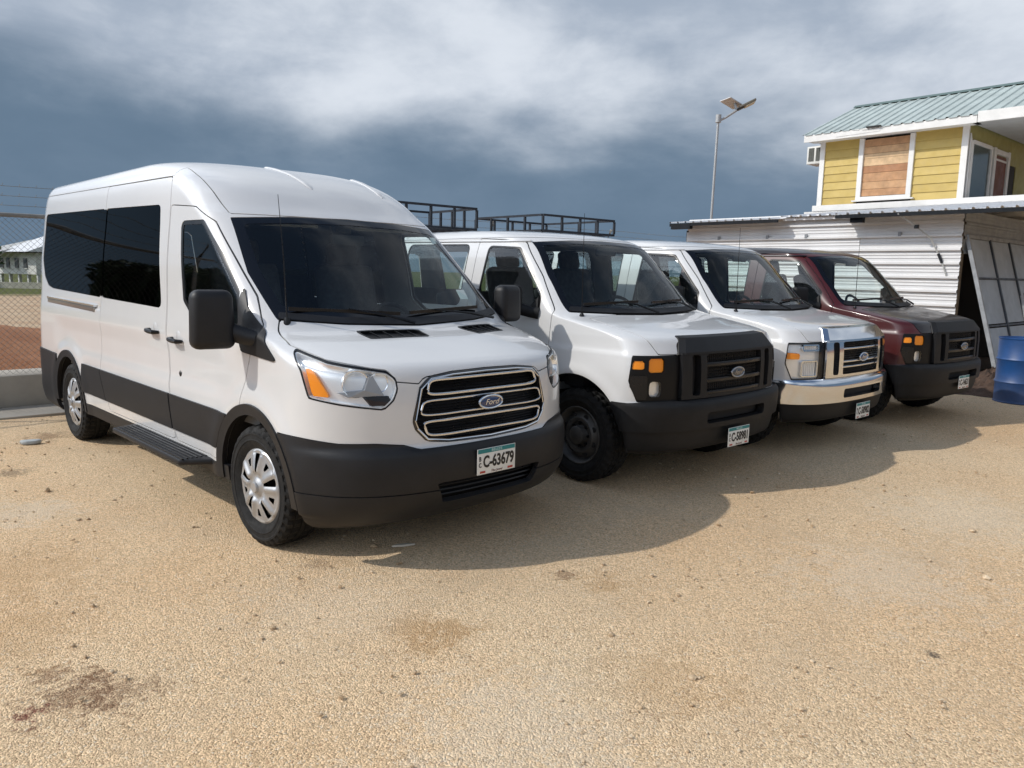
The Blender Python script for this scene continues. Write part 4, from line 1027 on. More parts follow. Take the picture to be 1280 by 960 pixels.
def stones():
    # loose stones lying on the gravel where the camera can pick them out
    rr = random.Random(11); b = MB()
    base = [(1, 0, 0), (-1, 0, 0), (0, 1, 0), (0, -1, 0), (0, 0, 1), (.6, .6, .7), (-.6, .6, .6), (-.6, -.6, .7), (.6, -.6, .6)]
    bmt = bmesh.new(); bmesh.ops.create_icosphere(bmt, subdivisions=1, radius=1); bv = [v.co.copy() for v in bmt.verts]; bf = [tuple(v.index for v in f.verts) for f in bmt.faces]; bmt.free()
    for k in range(3000):
        t = rr.random()**.75; Y = 1.9+9.5*t; X = rr.uniform(-.78, .78)*Y
        s = (.0035+.0065*rr.random()**3)*(1 if rr.random() < .97 else 1.8)*(1+.05*Y)
        sq = (s*rr.uniform(.8, 1.5), s*rr.uniform(.7, 1.2), s*rr.uniform(.45, .8)); a = rr.uniform(0, 6.28); ca, sa = math.cos(a), math.sin(a)
        vs = []
        for v in bv:
            j = rr.uniform(.75, 1.2); x, y, z = v.x*sq[0]*j, v.y*sq[1]*j, v.z*sq[2]*j
            vs.append((X+ca*x-sa*y, Y+sa*x+ca*y, .004+s*.3+z))
        b.add(vs, bf)
    m = bpy.data.materials.new('loose_stone'); m.use_nodes = True; T = NT(m.node_tree); p = T.n['Principled BSDF']
    vo = T.new('ShaderNodeTexVoronoi', {'Vector': T.new('ShaderNodeTexCoord').outputs['Object'], 'Scale': 16})
    c = T.new('ShaderNodeSeparateColor', {0: vo.outputs['Color']})
    T.put(p, 'Base Color', T.mix(c.outputs[0], (.40, .27, .15), (.68, .54, .37))); p.inputs['Roughness'].default_value = .9
    o = b.build('loose_stones', m, fix=False); tag(o, 'small loose stones scattered over the gravel', kind='stuff')
    # the flat grey stone by the rear wheel and a pale scrap in front of the tall van
    v = [(math.cos(a)*.085*(1+.15*math.sin(3*a)), math.sin(a)*.05*(1+.1*math.sin(2*a+1))) for a in np.linspace(0, 2*math.pi, 14, endpoint=False)]
    tag(MB().prism(v, 0, .035).build('flat_stone', pbr('grey_stone', (.40, .43, .43), .85, var=.15, vscale=20, bump=.3), None, bevel=.012, loc=(-4.38, 6.86, .002), rotz=.4), 'flat grey stone lying alone on the gravel near the rear wheel', 'stone')
    v = [(-.07, -.012), (.0, -.02), (.075, 0), (.03, .018), (-.04, .014)]
    tag(MB().prism(v, 0, .012).build('litter_scrap', pbr('pale_scrap', (.62, .56, .46), .8, var=.1), None, bevel=.004, loc=(-.63, 4.40, .006), rotz=.25), 'pale flat scrap on the ground in front of the tall van', 'scrap')
def litter():
    rr = random.Random(33); b = MB()
    for k in range(12):
        t = rr.random()**.8; Y = 2.1+7*t; X = rr.uniform(-.7, .75)*Y; a = rr.uniform(0, 6.28); L = rr.uniform(.012, .035); w = L*rr.uniform(.15, .5)
        ca, sa = math.cos(a), math.sin(a); P = []
        for u, v, z in ((-1, 0, .002), (-.2, .8, .010), (.5, .6, .012), (1, 0, .006), (.5, -.6, .014), (-.2, -.8, .008)):
            P.append((X+ca*u*L-sa*v*w, Y+sa*u*L+ca*v*w, .012+z*rr.uniform(.4, 1.3)))
        b.add(P, [(0, 1, 5), (1, 2, 4, 5), (2, 3, 4)])
    tag(b.build('dry_leaves', pbr('dry_leaf', (.15, .085, .04), .8, var=.4, vscale=30), fix=False), 'dry leaves and twigs scattered on the gravel', kind='stuff')
litter()
stones()
# ---------------------------------------------------------------- low wall and chain-link fence behind the vans
def build_fence():
    concrete = pbr('grey_concrete', (.40, .36, .30), .9, var=.14, vscale=1.6, bump=.25, bscale=40)
    w = MB(); y = -7.
    root = thing('low_wall', 'low grey concrete kerb wall along the back of the yard', 'wall', lot(-10.10, 0), LY)
    k = 0
    for y in np.arange(-7, 26, 3.0):
        MB().box((-.30, y+1.5, .19), (.60, 2.992, .38)).build('wall_section', concrete, root, bevel=.012)
        MB().box((.34, y+1.5, .010), (.66, 2.992, .032)).build('footing', concrete, root, bevel=.006)
    f = thing('chain_link_fence', 'galvanised chain link fence with top rail and barbed wire standing on the low wall', 'fence', lot(-10.24, 0), LY)
    gal = pbr('galvanised_steel', (.24, .235, .22), .6, .2, var=.2, vscale=5)
    b = MB().tube([(0, y, 2.16) for y in np.linspace(-7, 26, 40)], .024, 8); b.build('top_rail', gal, f)
    for y in np.arange(-6.4, 26, 3.0):
        if abs(y-2) < 1.2: continue
        MB().tube([(0, y, .38), (0, y, 2.20), (.16, y, 2.50)], .028, 8).build('fence_post', gal, f)
    m = MB(); s = .065
    z0, z1 = .385, 2.15; dz = z1-z0
    for kx in np.arange(-7, 26, s):
        for sg in (1, -1):
            ya, yb = kx, kx+sg*dz
            lo, hi = -7, 26
            m.tube([(.018+.003*sg, ya, z0), (.018+.003*sg, yb, z1)], .0019, 3, caps=False)
    o = m.build('wire_mesh', pbr('weathered_wire', (.13, .125, .115), .7, .1), f, fix=False); o['kind'] = 'stuff'
    for zz, xx in ((2.28, .05), (2.38, .10), (2.48, .15)):
        b = MB().tube([(xx, y, zz-.02*math.sin((y % 3)/3*math.pi)) for y in np.linspace(-7, 26, 100)], .0028, 4)
        for y in np.arange(-6.9, 26, .16): b.beam((xx-.012, y, zz-.022), (xx+.012, y+.01, zz+.010), .003)
        b.build('barbed_wire', gal, f)
build_fence()
# ---------------------------------------------------------------- corrugated sheet
def ribbed(nr, pitch, length, h=.022, minor=.005, base=.35):
    """profile of a trapezoid-ribbed sheet: list of (across, height)"""
    P = []
    for k in range(nr):
        a = k*pitch
        P += [(a, 0), (a+pitch*.03, h), (a+pitch*.16, h), (a+pitch*.28, 0), (a+pitch*.46, 0), (a+pitch*.475, minor), (a+pitch*.53, minor), (a+pitch*.58, 0), (a+pitch*.70, 0), (a+pitch*.715, minor), (a+pitch*.77, minor), (a+pitch*.82, 0)]
    P.append((nr*pitch, 0)); return P
def sheet(name, prof, L0, L1, fn, mat, parent, segs=1, wob=0., **kw):
    """extrude profile (a, h) from L0 to L1; fn(a, l, h) places a point"""
    n = len(prof); ls = np.linspace(L0, L1, segs+1); vs = [fn(a, l, h+wob*math.sin(3.1*l+7*a)) for l in ls for a, h in prof]
    fs = [(i*n+j, i*n+j+1, (i+1)*n+j+1, (i+1)*n+j) for i in range(segs) for j in range(n-1)]
    return MB().add(vs, fs, False).build(name, mat, parent, fix=False, **kw)
def build_shed():
    white = pbr('white_metal_sheet', (.68, .68, .68), .5, .0, var=.06, vscale=2.5, spec=.3, dust=((.34, .25, .17), .05, 2.9, .22))
    grey = pbr('grey_metal_sheet', (.235, .25, .265), .6, .0, var=.12, vscale=3)
    dark = pbr('dark_steel_edge', (.010, .012, .015), .6, .0, var=.2, spec=.2)
    top = pbr('white_roof_sheet', (.74, .74, .74), .85, var=.06, vscale=2, spec=.15)
    timber = pbr('shed_timber', (.16, .12, .08), .8, var=.3)
    X0, X1, Y = -9.98, -4.62, 14.0
    t = thing('metal_shed', 'lean-to shed of white corrugated metal sheet with a dark open front', 'shed', lot(X1, Y), LY)
    # long wall, four lapped sheets, ribs running level; the inner frame of this thing is the lot frame shifted to its corner
    z = 0.06; pitch = .236; tilt = .017
    for k in range(6):
        n = 2
        sheet('wall_sheet', ribbed(n, pitch*.975, 0, .047, .011), X0-X1, 0., lambda a, l, h, zz=z, kk=k: (l, -h-.004*(kk % 2), zz+a-tilt*l*0), white, t, 6, .0003)
        z += n*pitch*.975
    MB().box((X0-X1-.02, .02, 1.28), (.05, .06, 2.56)).build('corner_post', white, t)
    # front: header sheets over a wide opening
    zf = 2.05
    for k, (za, nn) in enumerate(((2.08, 1), (2.315, 1), (2.55, 1))):
        sheet('header_sheet', ribbed(nn, .235, 0, .024, .006), .0, 4.6, lambda a, l, h, zz=za: (.012+h, l, zz+a), grey, t, 4, .001)
    MB().box((-.03, .05, 1.30), (.08, .08, 2.60)).build('front_post', timber, t)
    # walls and floor inside so that the open front reads as a room
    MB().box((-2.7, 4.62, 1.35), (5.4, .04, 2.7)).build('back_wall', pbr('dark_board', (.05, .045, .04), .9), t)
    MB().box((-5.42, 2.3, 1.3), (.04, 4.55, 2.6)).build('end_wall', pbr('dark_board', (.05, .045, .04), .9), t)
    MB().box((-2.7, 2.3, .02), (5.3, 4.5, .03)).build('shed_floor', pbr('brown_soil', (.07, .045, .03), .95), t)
    # roof: low dark-edged sheet at the far end, a white sheet in the middle, the long white slope to the right
    def roof(name, x0, x1, y0, y1, z0, z1, mat, pitch=.20, edge=True):
        n = max(2, int(round((x1-x0)/pitch))); pr = ribbed(n, (x1-x0)/n, 0, .030, .004)
        sheet(name, pr, 0, 1, lambda a, l, h: (x0+a-X1, y0+(y1-y0)*l-Y, z0+(z1-z0)*l+h), mat, t, 3)
        if edge:
            b = MB()
            b.box(((x0+x1)/2-X1, y0-Y+.02, z0-.035), (x1-x0, .03, .06)).build('roof_edge', dark, t)
    roof('roof_sheet', -10.22, -7.72, 13.62, 17.2, 2.735, 3.06, top)
    roof('roof_sheet', -7.76, -6.25, 13.80, 17.2, 2.775, 3.12, top, edge=False)
    MB().box((-7.0-X1, 13.9-Y, 2.74), (1.5, .05, .05)).build('roof_batten', white, t)
    roof('roof_sheet', -6.55, -1.2, 13.50, 17.40, 2.755, 3.17, top)
    MB().beam((-10.18-X1, -.33, 2.66), (-9.7-X1, -.33, 2.66), .10, .10).build('rafter_end', dark, t)
    MB().beam((-6.32-X1, -.36, 2.68), (-6.1-X1, -.36, 2.68), .10, .13).build('rafter_end', dark, t)
    for xx in (-9.2, -8.1, -7.3, -5.6): MB().box((xx-X1, -.045, 2.42), (.05, .03, .07)).build('wall_bracket', grey, t)
    # service cable dropping from the eave
    P = [(-.86, -.50, 2.73), (-.62, -.30, 2.52), (-.46, -.10, 2.34), (-.33, -.05, 2.08), (-.26, -.05, 1.93), (-.18, -.04, 1.72)]
    c = thing('service_cable', 'thin pale cable with clamps hanging from the shed eave onto the white wall', 'cable', lot(X1, Y), LY)
    MB().tube(P, .012, 6).build('cable_run', pbr('pale_cable', (.42, .42, .40), .6), c)
    MB().box(P[1], (.06, .06, .06)).build('clamp', dark, c); MB().beam(P[3], P[4], .035, .035).build('clamp', dark, c)
build_shed()
# ---------------------------------------------------------------- gate panel, drum, timber heap
def build_gate():
    st = pbr('gate_steel', (.30, .31, .32), .5, .3, var=.2, vscale=6); skin = pbr('gate_sheet', (.33, .37, .42), .45, .1, var=.10, vscale=3)
    dk = pbr('gate_dark_bar', (.055, .065, .08), .5, .3, var=.2)
    a = Vector((-4.60, 14.10, 2.39)); b = Vector((-3.93, 14.10, .03)); H = (a-b).length; L = 3.1
    t = thing('gate_panel', 'grey framed sheet metal gate panel leaning against the open front of the shed', 'gate', lot(b.x, b.y, 0), LY)
    u = (a-b).normalized(); v = Vector((0, 1, 0)); n = u.cross(v)*-1
    M = lambda s, h, o: Vector((0, 0, b.z))+v*s+u*h+n*o
    def bar(s0, h0, s1, h1, w, d, mat, nm, o=.0): MB().beam(M(s0, h0, o), M(s1, h1, o), w, d, n).build(nm, mat, t)
    bar(.03, 0, .03, H, .06, .06, st, 'frame_bar'); bar(L, 0, L, H, .06, .06, st, 'frame_bar')
    bar(.065, .03, L-.035, .03, .06, .055, st, 'frame_bar'); bar(.065, H-.03, L-.035, H-.03, .06, .055, st, 'frame_bar')
    for k, (s0, s1) in enumerate(((.085, 1.02), (1.10, 2.05), (2.13, L-.05))):
        for h0, h1 in ((.07, .88), (.95, 1.70), (1.74, H-.07)):
            MB().beam(M((s0+s1)/2, h0, .005), M((s0+s1)/2, h1, .005), s1-s0, .006, n).build('sheet_panel', skin, t)
    for s in (1.06, 2.09): bar(s, .05, s, H-.05, .055, .04, dk, 'mullion', .012)
    for h in (.915, 1.72): bar(.07, h, 1.02, h, .03, .03, dk, 'rail', .012); bar(1.10, h, 2.05, h, .03, .03, dk, 'rail', .012); bar(2.13, h, L-.05, h, .03, .03, dk, 'rail', .012)
    for k, (y, z0, z1, x) in enumerate(((15.02, .0, 1.42, -3.62), (15.12, .0, 1.46, -3.60))):
        q = thing('steel_pipe', ['dull grey pipe leaning on the gate panel, left of the pair', 'dark pipe leaning on the gate panel, right of the pair'][k], 'pipe', lot(x, y, 0), LY, 'pipes leaning on the gate')
        MB().tube([(0, 0, .0), (-.36, .06, z1)], .026, 8).build('pipe', [st, dk][k], q)
build_gate()
def build_drum():
    blue = pbr('blue_drum_paint', (.004, .050, .175), .45, coat=.0, var=.25, vscale=3, dust=((.24, .22, .20), -.1, .5, .25))
    c = (6.98, 10.50); r = .295; h = .89
    t = thing('oil_drum', 'blue steel drum with scuffed paint standing by the leaning gate panel', 'drum', (c[0], c[1], 0), R(20))
    prof = [(0, .012), (r-.012, .012), (r-.004, 0), (r+.004, .006), (r+.004, .018), (r-.002, .024), (r-.002, .26), (r+.008, .275), (r+.012, .285), (r+.008, .295), (r-.002, .31), (r-.002, .57), (r+.008, .585), (r+.012, .595), (r+.008, .605), (r-.002, .62), (r-.002, h-.025), (r+.005, h-.018), (r+.006, h-.004), (r, h), (r-.010, h-.004), (r-.014, h-.022), (0, h-.022)]
    d = MB().lathe(prof, (0, 0, 0), 'z', 64).build('drum_body', blue, t)
    b = MB(); rr = random.Random(4)
    for k in range(16):
        a = R(-118)+rr.uniform(-.18, .10); z0 = rr.uniform(.15, .75)
        if abs(z0-.285) < .06 or abs(z0-.595) < .06: continue
        P = [((r+.0005)*math.cos(a+.02*math.sin(9*t_)), (r+.0005)*math.sin(a+.02*math.sin(9*t_)), z0+t_) for t_ in np.linspace(0, rr.uniform(.05, .13), 6)]
        P = [p for p in P if abs(p[2]-.285) > .03 and abs(p[2]-.595) > .03]
        if len(P) > 2: b.tube(P, .004, 4)
    b.build('paint_drips', pbr('pale_drips', (.40, .47, .55), .6), t)
    MB().lathe([(0, .02), (.03, .018), (.034, 0)], (.17, .05, h-.022), 'z', 12).build('bung', pbr('drum_bung', (.05, .05, .055), .5), t)
build_drum()
def build_heap():
    rr = random.Random(21)
    wood = [pbr('raw_timber', (.40, .30, .16), .8, var=.25, vscale=8), pbr('weathered_timber', (.22, .17, .12), .85, var=.3, vscale=8)]
    items = [((-3.55, 14.2), .30, (.42, .09, .04), 35, 24, 0, 'short pale board end sticking up highest beside the gate panel'), ((-3.62, 14.05), .22, (.36, .12, .05), -25, 18, 0, 'wide pale board end tilted against the gate frame'),
             ((-3.45, 13.9), .13, (.40, .08, .05), 15, -30, 0, 'yellowish block of timber under the tilted boards'), ((-3.1, 13.2), .06, (.9, .10, .04), 62, 4, 1, 'long weathered board lying on the soil beside the drum'), ((-3.35, 13.5), .10, (1.0, .09, .05), 95, -6, 1, 'dark board lying across the soil heap')]
    for (x, y), z, d, a, b_, k, lb in items:
        t = MB().box((0, 0, 0), d).build('timber_board', wood[k], None, bevel=.006)
        t.location = lot(x, y, z); t.rotation_euler = (R(12*rr.uniform(-1, 1)), R(b_), LY+R(a)); tag(t, lb, 'board', 'offcuts beside the shed')
    # low heap of brown soil and rubbish at the shed mouth
    n, m = 40, 30; V = []
    for i in range(n):
        for j in range(m):
            x = -4.55+1.75*i/(n-1); y = 12.2+3.2*j/(m-1); e = math.sin(math.pi*i/(n-1))*math.sin(math.pi*j/(m-1))
            V.append((*lot(x, y)[:2], -.02+.22*e**.7*(1+.3*math.sin(7*x+3*y))*(.7+.6*rr.random())))
    F = [(i*m+j, (i+1)*m+j, (i+1)*m+j+1, i*m+j+1) for i in range(n-1) for j in range(m-1)]
    tag(MB().add(V, F, True).build('soil_heap', pbr('heap_soil', (.065, .038, .025), .95, var=.4, vscale=6, bump=.6, bscale=30), fix=False), 'low heap of dark brown soil at the mouth of the shed', kind='structure')
build_heap()
# ---------------------------------------------------------------- yellow house above the shed
def build_house():
    yel = [pbr(f'yellow_siding_{k}', c, .6, var=.07, vscale=4) for k, c in enumerate(((.49, .360, .105), (.47, .340, .095), (.515, .380, .115)))]
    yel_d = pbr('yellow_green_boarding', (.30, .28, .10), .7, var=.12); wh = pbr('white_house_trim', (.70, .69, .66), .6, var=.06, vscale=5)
    roofm = pbr('green_roof_metal', (.43, .49, .465), .5, .0, var=.14, vscale=1.5); dk = pbr('dark_gap', (.03, .03, .028), .9)
    XL, XR, Y = -8.915, -5.85, 17.5
    t = thing('yellow_house', 'small yellow clapboard upper storey with pale green ribbed roof and one boarded window', 'house', lot(XL, Y), LY)
    W_ = XR-XL; z0, z1 = 2.60, 4.72
    core = MB().box((W_/2+.0, 2.0, (z0+z1)/2), (W_-.04, 3.9, z1-z0)).build('wall', dk, t)
    # clapboards either side of the window
    wx0, wx1, wz0, wz1 = .985, 1.955, 3.46, 4.70
    z = 3.12; k = 0; rr = random.Random(5)
    while z < 4.72:
        h = .176; segs = [(.09, W_-.10)]
        if z+h > wz0-.10 and z < wz1+.02: segs = [(.09, wx0-.10), (wx1+.10, W_-.10)]
        for a, b in segs:
            th = .022
            P = [(-.004-th, 0), (.016, 0), (.016, h+.02), (-.006, h+.02)]
            o = MB().prism(P, a, b, lambda p, q, l, zz=z+rr.uniform(-.003, .003): (l, p, zz+q)).build('siding_board', yel[k % 3], t); k += 1
        z += h
    for x, w in ((.035, .11), (W_-.045, .12)): MB().box((x, -.025, 3.90), (w, .05, 1.74)).build('corner_trim', wh, t)
    MB().box((W_/2+1.6, -.06, 3.245), (W_+3.4, .05, .13)).build('skirt_board', wh, t)
    MB().box((W_/2+1.5, -.05, 3.10), (W_+3.6, .04, .15)).build('skirt_board', wh, t)
    # boarded window
    wf = MB().box((wx0-.05, -.035, (wz0+wz1)/2), (.10, .06, wz1-wz0+.02)).box((wx1+.05, -.035, (wz0+wz1)/2), (.10, .06, wz1-wz0+.02)).box(((wx0+wx1)/2, -.036, wz0-.045), (wx1-wx0+.20, .062, .07)).build('window', wh, t)
    MB().box(((wx0+wx1)/2, -.05, wz0-.095), (wx1-wx0+.34, .10, .03)).build('sill', wh, wf)
    pk = [pbr(f'window_plank_{i}', c, .75, var=.22, vscale=5) for i, c in enumerate(((.44, .245, .125), (.52, .32, .17), (.36, .18, .09), (.58, .40, .23), (.46, .27, .14)))]
    z = wz0; i = 0
    for h, c in ((.15, 0), (.16, 4), (.19, 0), (.15, 2), (.16, 3), (.10, 3), (.15, 1), (.16, 0)):
        h = min(h, wz1-z)
        if h <= .02: break
        MB().box(((wx0+wx1)/2, -.012+.003*((i*7) % 3), z+h/2), (wx1-wx0-.004, .024, h-.006)).build('plank', pk[c], wf); z += h; i += 1
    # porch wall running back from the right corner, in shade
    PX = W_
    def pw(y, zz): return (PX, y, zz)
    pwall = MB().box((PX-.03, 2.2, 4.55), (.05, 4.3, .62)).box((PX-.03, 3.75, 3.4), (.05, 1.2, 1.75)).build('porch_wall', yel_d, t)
    MB().prism([(.06, 3.1), (.16, 3.1)]+[(.17+.05*math.sin(k*1.9), 3.1+k*.115) for k in range(13)]+[(.06, 4.6)], 0, .03, lambda a, b, c: (PX+.0+c, a, b)).build('scalloped_trim', wh, t, bevel=.004)
    dr = MB().box((PX-.01, .78, 3.62), (.03, 1.12, 1.62)).build('porch_window', pbr('porch_glass', (.05, .07, .068), .12, spec=.35), t)
    for y in (.20, 1.36): MB().box((PX+.012, y, 3.62), (.05, .07, 1.70)).build('window_frame', wh, dr)
    MB().box((PX+.012, .78, 4.45), (.05, 1.10, .07)).build('window_frame', wh, dr)
    d2 = MB().box((PX-.01, 2.05, 3.55), (.04, .72, 1.60)).build('door', pbr('porch_door_wood', (.16, .055, .03), .6, var=.15), t)
    for y in (1.58, 2.50): MB().box((PX+.014, y, 3.62), (.05, .14, 1.74)).build('door_frame', wh, d2)
    MB().box((PX+.014, 2.04, 4.42), (.05, .80, .10)).build('door_frame', wh, d2)
    MB().box((PX+.012, 2.05, 4.26), (.02, .70, .04)).build('door_rail', wh, d2)
    # eave, fascia, soffit
    MB().box((1.55, -.43, 4.775), (3.55, .035, .15)).build('fascia_board', wh, t); MB().box((5.1, -.46, 4.80), (3.5, .05, .20)).build('fascia_board', wh, t)
    MB().box((1.0, -.447, 4.80), (.95, .02, .10), Matrix.Rotation(R(-1.2), 3, 'Y')).build('loose_fascia', wh, t)
    MB().box((1.55, -.21, 4.735), (3.5, .40, .02)).build('soffit', wh, t); MB().box((5.0, 1.8, 4.735), (3.6, 4.4, .02)).build('porch_ceiling', pbr('porch_ceiling_grey', (.38, .38, .37), .8, var=.05), t)
    MB().box((4.9, 1.9, 2.95), (3.9, 4.2, .12)).build('porch_floor', wh, t)
    for y, z0 in ((3.9, 0), (-.05, 2.95)): MB().box((6.3, y, (z0+4.72)/2), (.12, .12, 4.72-z0)).build('porch_post', wh, t)
    for y in (.1, 3.95): MB().box((6.5, y, 1.45), (.14, .14, 2.9)).build('ground_post', wh, t)
    # ribbed roof, two slopes with a clipped left end
    x0, x1, yr, zr, ye, ze = -.26, 6.8, 2.02, 5.83, -.47, 4.845
    pitch = .215; n = int((x1-x0)/pitch); pr = []
    for k in range(n):
        a = x0+k*pitch; pr += [(a, 0), (a+.02, .026), (a+.05, .026), (a+.07, 0), (a+.14, .0)]
    pr.append((x1, 0))
    def left_clip(a, l): return a
    vs = []; nn = len(pr)
    for l in np.linspace(0, 1, 5):
        for a, h in pr:
            sag = -.03*math.exp(-((a-1.25)/.28)**2)*(1-l)**3 if True else 0
            vs.append((a+(.0), ye+(yr-ye)*l, ze+(zr-ze)*l+h+sag))
    fs = [(i*nn+j, i*nn+j+1, (i+1)*nn+j+1, (i+1)*nn+j) for i in range(4) for j in range(nn-1)]
    MB().add(vs, fs).build('roof', roofm, t, fix=False)
    vs = [(a, yr+.004+(4.5-yr)*l, zr+(4.80-zr)*l+h) for l in (0, 1) for a, h in pr]
    MB().add(vs, [(j, j+1, nn+j+1, nn+j) for j in range(nn-1)]).build('roof', roofm, t, fix=False)
    MB().prism([(-.10, -.05), (.10, -.05), (.0, .015)], x0, x1, lambda a, b, l: (l, yr+a, zr+.045+b)).build('ridge_cap', pbr('dark_ridge', (.12, .17, .16), .5), t)
    MB().box((1.35, ye-.01, ze+.015), (.30, .06, .030)).build('gap_shade_strip', dk, t)  # dark strip standing in for the shaded gap under the lifted roof edge
    gb = [(-.44, 4.72), (4.46, 4.72), (yr, zr-.03)]
    MB().prism(gb, -.10, -.06, lambda a, b, l: (l, a, b)).build('gable_board', wh, t)
    # air conditioner on the end wall
    a = thing('air_conditioner', 'white window air conditioner sticking out of the left end of the yellow house', 'air conditioner', lot(XL-.02, Y+.10, 4.29), LY)
    cs = MB().box((-.20, .25, .20), (.40, .50, .40)).build('case', pbr('ac_white', (.66, .66, .62), .5, var=.05), a, bevel=.012)
    for x in (-.29, -.11):
        g = MB().box((x, -.003, .21), (.13, .01, .30)).build('vent_grille', pbr('ac_grille', (.07, .075, .065), .6), cs)
        MB().box((x, -.010, .21), (.004, .006, .29)).box((x+.04, -.010, .21), (.004, .006, .29)).box((x-.04, -.010, .21), (.004, .006, .29)).build('fins', pbr('ac_fin', (.20, .20, .18), .6), g)
build_house()
# ---------------------------------------------------------------- solar street lamp
def build_lamp():
    gal = pbr('lamp_galvanised', (.42, .43, .43), .45, .4, var=.1)
    bx, by = 7.04, 28.
    t = thing('street_lamp', 'solar street lamp on a slim galvanised pole with tilted panel', 'street lamp', (bx, by, 0)); S7 = .8
    MB().tube([(-.12, 0, 0), (0, 0, 7.2)], .045, 12).build('pole', gal, t)
    MB().tube([(.0, 0, 6.98), (.0, 0, 7.24)], .10, 12).build('clamp', gal, t)
    MB().tube([(.05, 0, 7.05), (.25, .0, 7.15), (.62, 0, 7.40)], .04, 10).build('arm', gal, t)
    hd = MB().box((.96, 0, 7.60), (.66, .30, .07), Matrix.Rotation(R(-27), 3, 'Y') @ Matrix.Rotation(R(-12), 3, 'X')).build('lamp_head', pbr('lamp_grey', (.16, .15, .12), .5, var=.15), t, bevel=.02)
    MB().box((1.06, 0, 7.605), (.36, .23, .045), Matrix.Rotation(R(-27), 3, 'Y') @ Matrix.Rotation(R(-12), 3, 'X')).build('led_lens', pbr('led_cover', (.55, .54, .42), .3), hd)
    MB().box((.74, 0, 7.47), (.22, .24, .06), Matrix.Rotation(R(-27), 3, 'Y')).build('driver_box', pbr('lamp_black', (.02, .02, .02), .5), hd)
    rot = Matrix.Rotation(R(-15), 3, 'X') @ Matrix.Rotation(R(8), 3, 'Y') @ Matrix.Rotation(R(35), 3, 'Z')
    pn = MB().box((.46, .1, 7.66), (.70, .46, .03), rot).build('solar_panel', pbr('panel_back', (.55, .55, .55), .6, var=.1), t)
    MB().box((.46, .1, 7.68), (.66, .42, .012), rot).build('solar_cells', pbr('solar_cells', (.02, .03, .06), .15, coat=1), pn)
    MB().tube([(.62, .02, 7.42), (.54, .08, 7.70)], .05, 8).build('panel_bracket', gal, t)
build_lamp()
# ---------------------------------------------------------------- far side: stilt house, wall, bushes, tree line
def leaf_mat(name, a, b):
    m = bpy.data.materials.new(name); m.use_nodes = True; T = NT(m.node_tree); p = T.n['Principled BSDF']
    f = T.noise(T.new('ShaderNodeTexCoord').outputs['Object'], .9, 4)
    T.put(p, 'Base Color', T.mix(T.ramp(f, .3, .7), a, b)); p.inputs['Roughness'].default_value = .7; return m
def leaves(mb, c, r, n, s, rr):
    for k in range(n):
        d = Vector((rr.gauss(0, 1), rr.gauss(0, 1), rr.gauss(0, 1))).normalized()*(rr.random()**.35)
        p = Vector(c)+Vector((d.x*r[0], d.y*r[1], d.z*r[2])); q = Matrix.Rotation(rr.uniform(0, 6.28), 3, (rr.gauss(0, 1), rr.gauss(0, 1), rr.gauss(0, 1)+.01))
        ss = s*rr.uniform(.5, 1.3); mb.add([p+q @ Vector((-ss, 0, 0)), p+q @ Vector((0, -ss*.45, 0)), p+q @ Vector((ss, 0, 0)), p+q @ Vector((0, ss*.45, 0))], [(0, 1, 2, 3)])
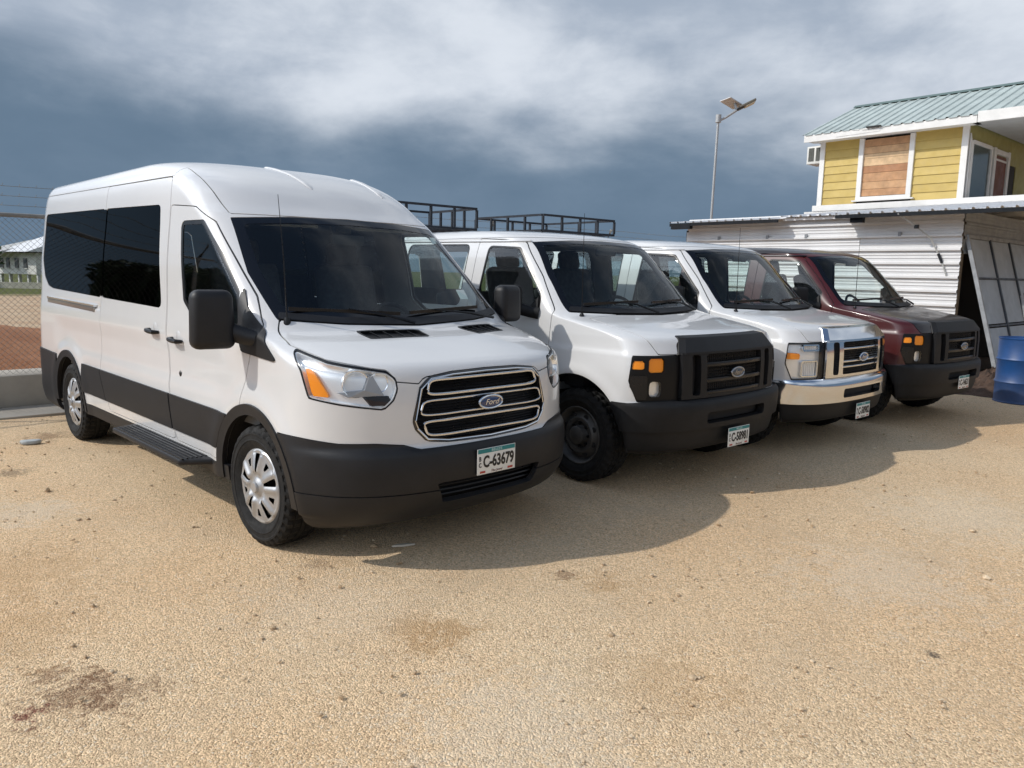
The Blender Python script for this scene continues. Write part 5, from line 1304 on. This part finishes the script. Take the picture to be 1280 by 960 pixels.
def build_far():
    rr = random.Random(9)
    lf = leaf_mat('dark_leaves', (.020, .040, .012), (.050, .085, .022)); lf2 = leaf_mat('bright_leaves', (.05, .12, .02), (.09, .19, .035)); bark = pbr('bark', (.10, .075, .05), .9, var=.3)
    wall = pbr('far_white_wall', (.55, .55, .52), .8, var=.12, vscale=.8)
    D = 62.; k = D/60.
    X0, X1 = -39.3*k, -33.6*k
    t = thing('stilt_house', 'white house raised on posts far beyond the fence', 'house', (X0-.6, D, 0), R(-32))
    MB().box(((X1-X0)/2, 3, 1.62), (X1-X0, 6, 1.62)).build('wall', wall, t)
    for x in (.75, 1.75, 3.1, 4.4): 
        f = MB().box((x, -.03, 1.65), (.50, .08, .75)).build('window', pbr('far_window_dark', (.05, .055, .06), .3), t); MB().box((x, -.05, 1.25), (.6, .10, .05)).build('sill', wall, f)
    MB().prism([(-1.6, 2.42), (7.6, 2.42), (3, 3.6)], -.5, 3.2, lambda a, b, l: (l, a, b)).build('roof', pbr('far_roof', (.42, .42, .40), .6, var=.1), t)
    MB().prism([(-.9, 2.50), (6.9, 2.62), (3, 4.0)], 2.2, (X1-X0)+.6, lambda a, b, l: (l, a, b)).build('roof', pbr('far_roof_bright', (.66, .67, .68), .5, var=.06), t)
    for x in np.linspace(.15, X1-X0-.15, 5):
        for y in (.2, 5.8): MB().box((x, y, .40), (.2, .2, .85)).build('post', wall, t)
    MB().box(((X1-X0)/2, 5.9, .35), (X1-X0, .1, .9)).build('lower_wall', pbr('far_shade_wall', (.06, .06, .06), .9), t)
    # pale garden wall
    w = MB(); 
    for i in range(14): w.box((-46+i*1.6, 51.+.3*math.sin(i), .05), (1.58, .3, .62+.1*rr.random()))
    tag(w.build('garden_wall', pbr('pale_rubble', (.44, .42, .34), .9, var=.2, vscale=2)), 'low pale rubble wall across the grass in front of the stilt house', 'wall')
    def bush(x, y, r, h, n, mat, lb, nm='bush', trunk=.3, s=.28):
        q = thing(nm, lb, nm, (x, y, 0))
        m = MB()
        for i in range(7): leaves(m, (rr.uniform(-.6, .6)*r, rr.uniform(-.6, .6)*r, trunk+h*.5+rr.uniform(-.3, .3)*h), (r*.55, r*.55, h*.38), n//7, s, rr)
        m.build('foliage', mat, q, fix=False)
        MB().tube([(0, 0, 0), (.1, 0, trunk+h*.3), (.0, .1, trunk+h*.6)], [.14, .09, .04], 7).build('trunk', bark, q)
    bush(-34.4*.93, 56.5, 1.7, 2.0, 900, lf2, 'bright green bush beside the stilt house')
    bush(-38.6*.985, 55.0, 1.2, 2.4, 700, lf, 'dark green tree in front of the stilt house', 'tree', .6)
    # a wood to the left of the yard: seen mirrored in the tall van's windows
    m = MB(); tr = MB()
    for i in range(46):
        a = R(150+48*i/45)+rr.uniform(-.01, .01); d = rr.uniform(52, 66); x, y = d*math.cos(a), d*math.sin(a)*.9+6; h = rr.uniform(3.2, 5.2); r = rr.uniform(2., 3.2)
        for j in range(6): leaves(m, (x+rr.uniform(-.7, .7)*r, y+rr.uniform(-.7, .7)*r, h*.62+rr.uniform(-.28, .28)*h), (r*.6, r*.6, h*.30), 70, .62, rr)
        tr.tube([(x, y, -.1), (x+.2, y, h*.5), (x, y+.2, h*.8)], [.22, .16, .06], 6)
    o = m.build('far_wood', lf, fix=False); tag(o, 'far belt of dark trees left of the yard', kind='stuff')
    tr.build('far_wood_trunks', bark, o)
    # utility pole and wires, also mirrored there
    p = thing('utility_pole', 'wooden utility pole with wires left of the yard', 'utility pole', (-26, 13.5, 0))
    MB().tube([(0, 0, 0), (0, 0, 8.2)], [.16, .11], 10).build('pole', bark, p); MB().beam((-.3, -.9, 7.5), (.3, .9, 7.5), .1).build('crossarm', bark, p)
    for s in (-1, 0, 1):
        MB().tube([(.1*s+u*22, .8*s+u*u*2+u*10*(-1 if u < 0 else 1), 7.55-.9*math.sin(min(1, abs(u))*math.pi)) for u in np.linspace(-1, .12, 15)], .012, 4).build('wire', m_black(), p)
build_far()
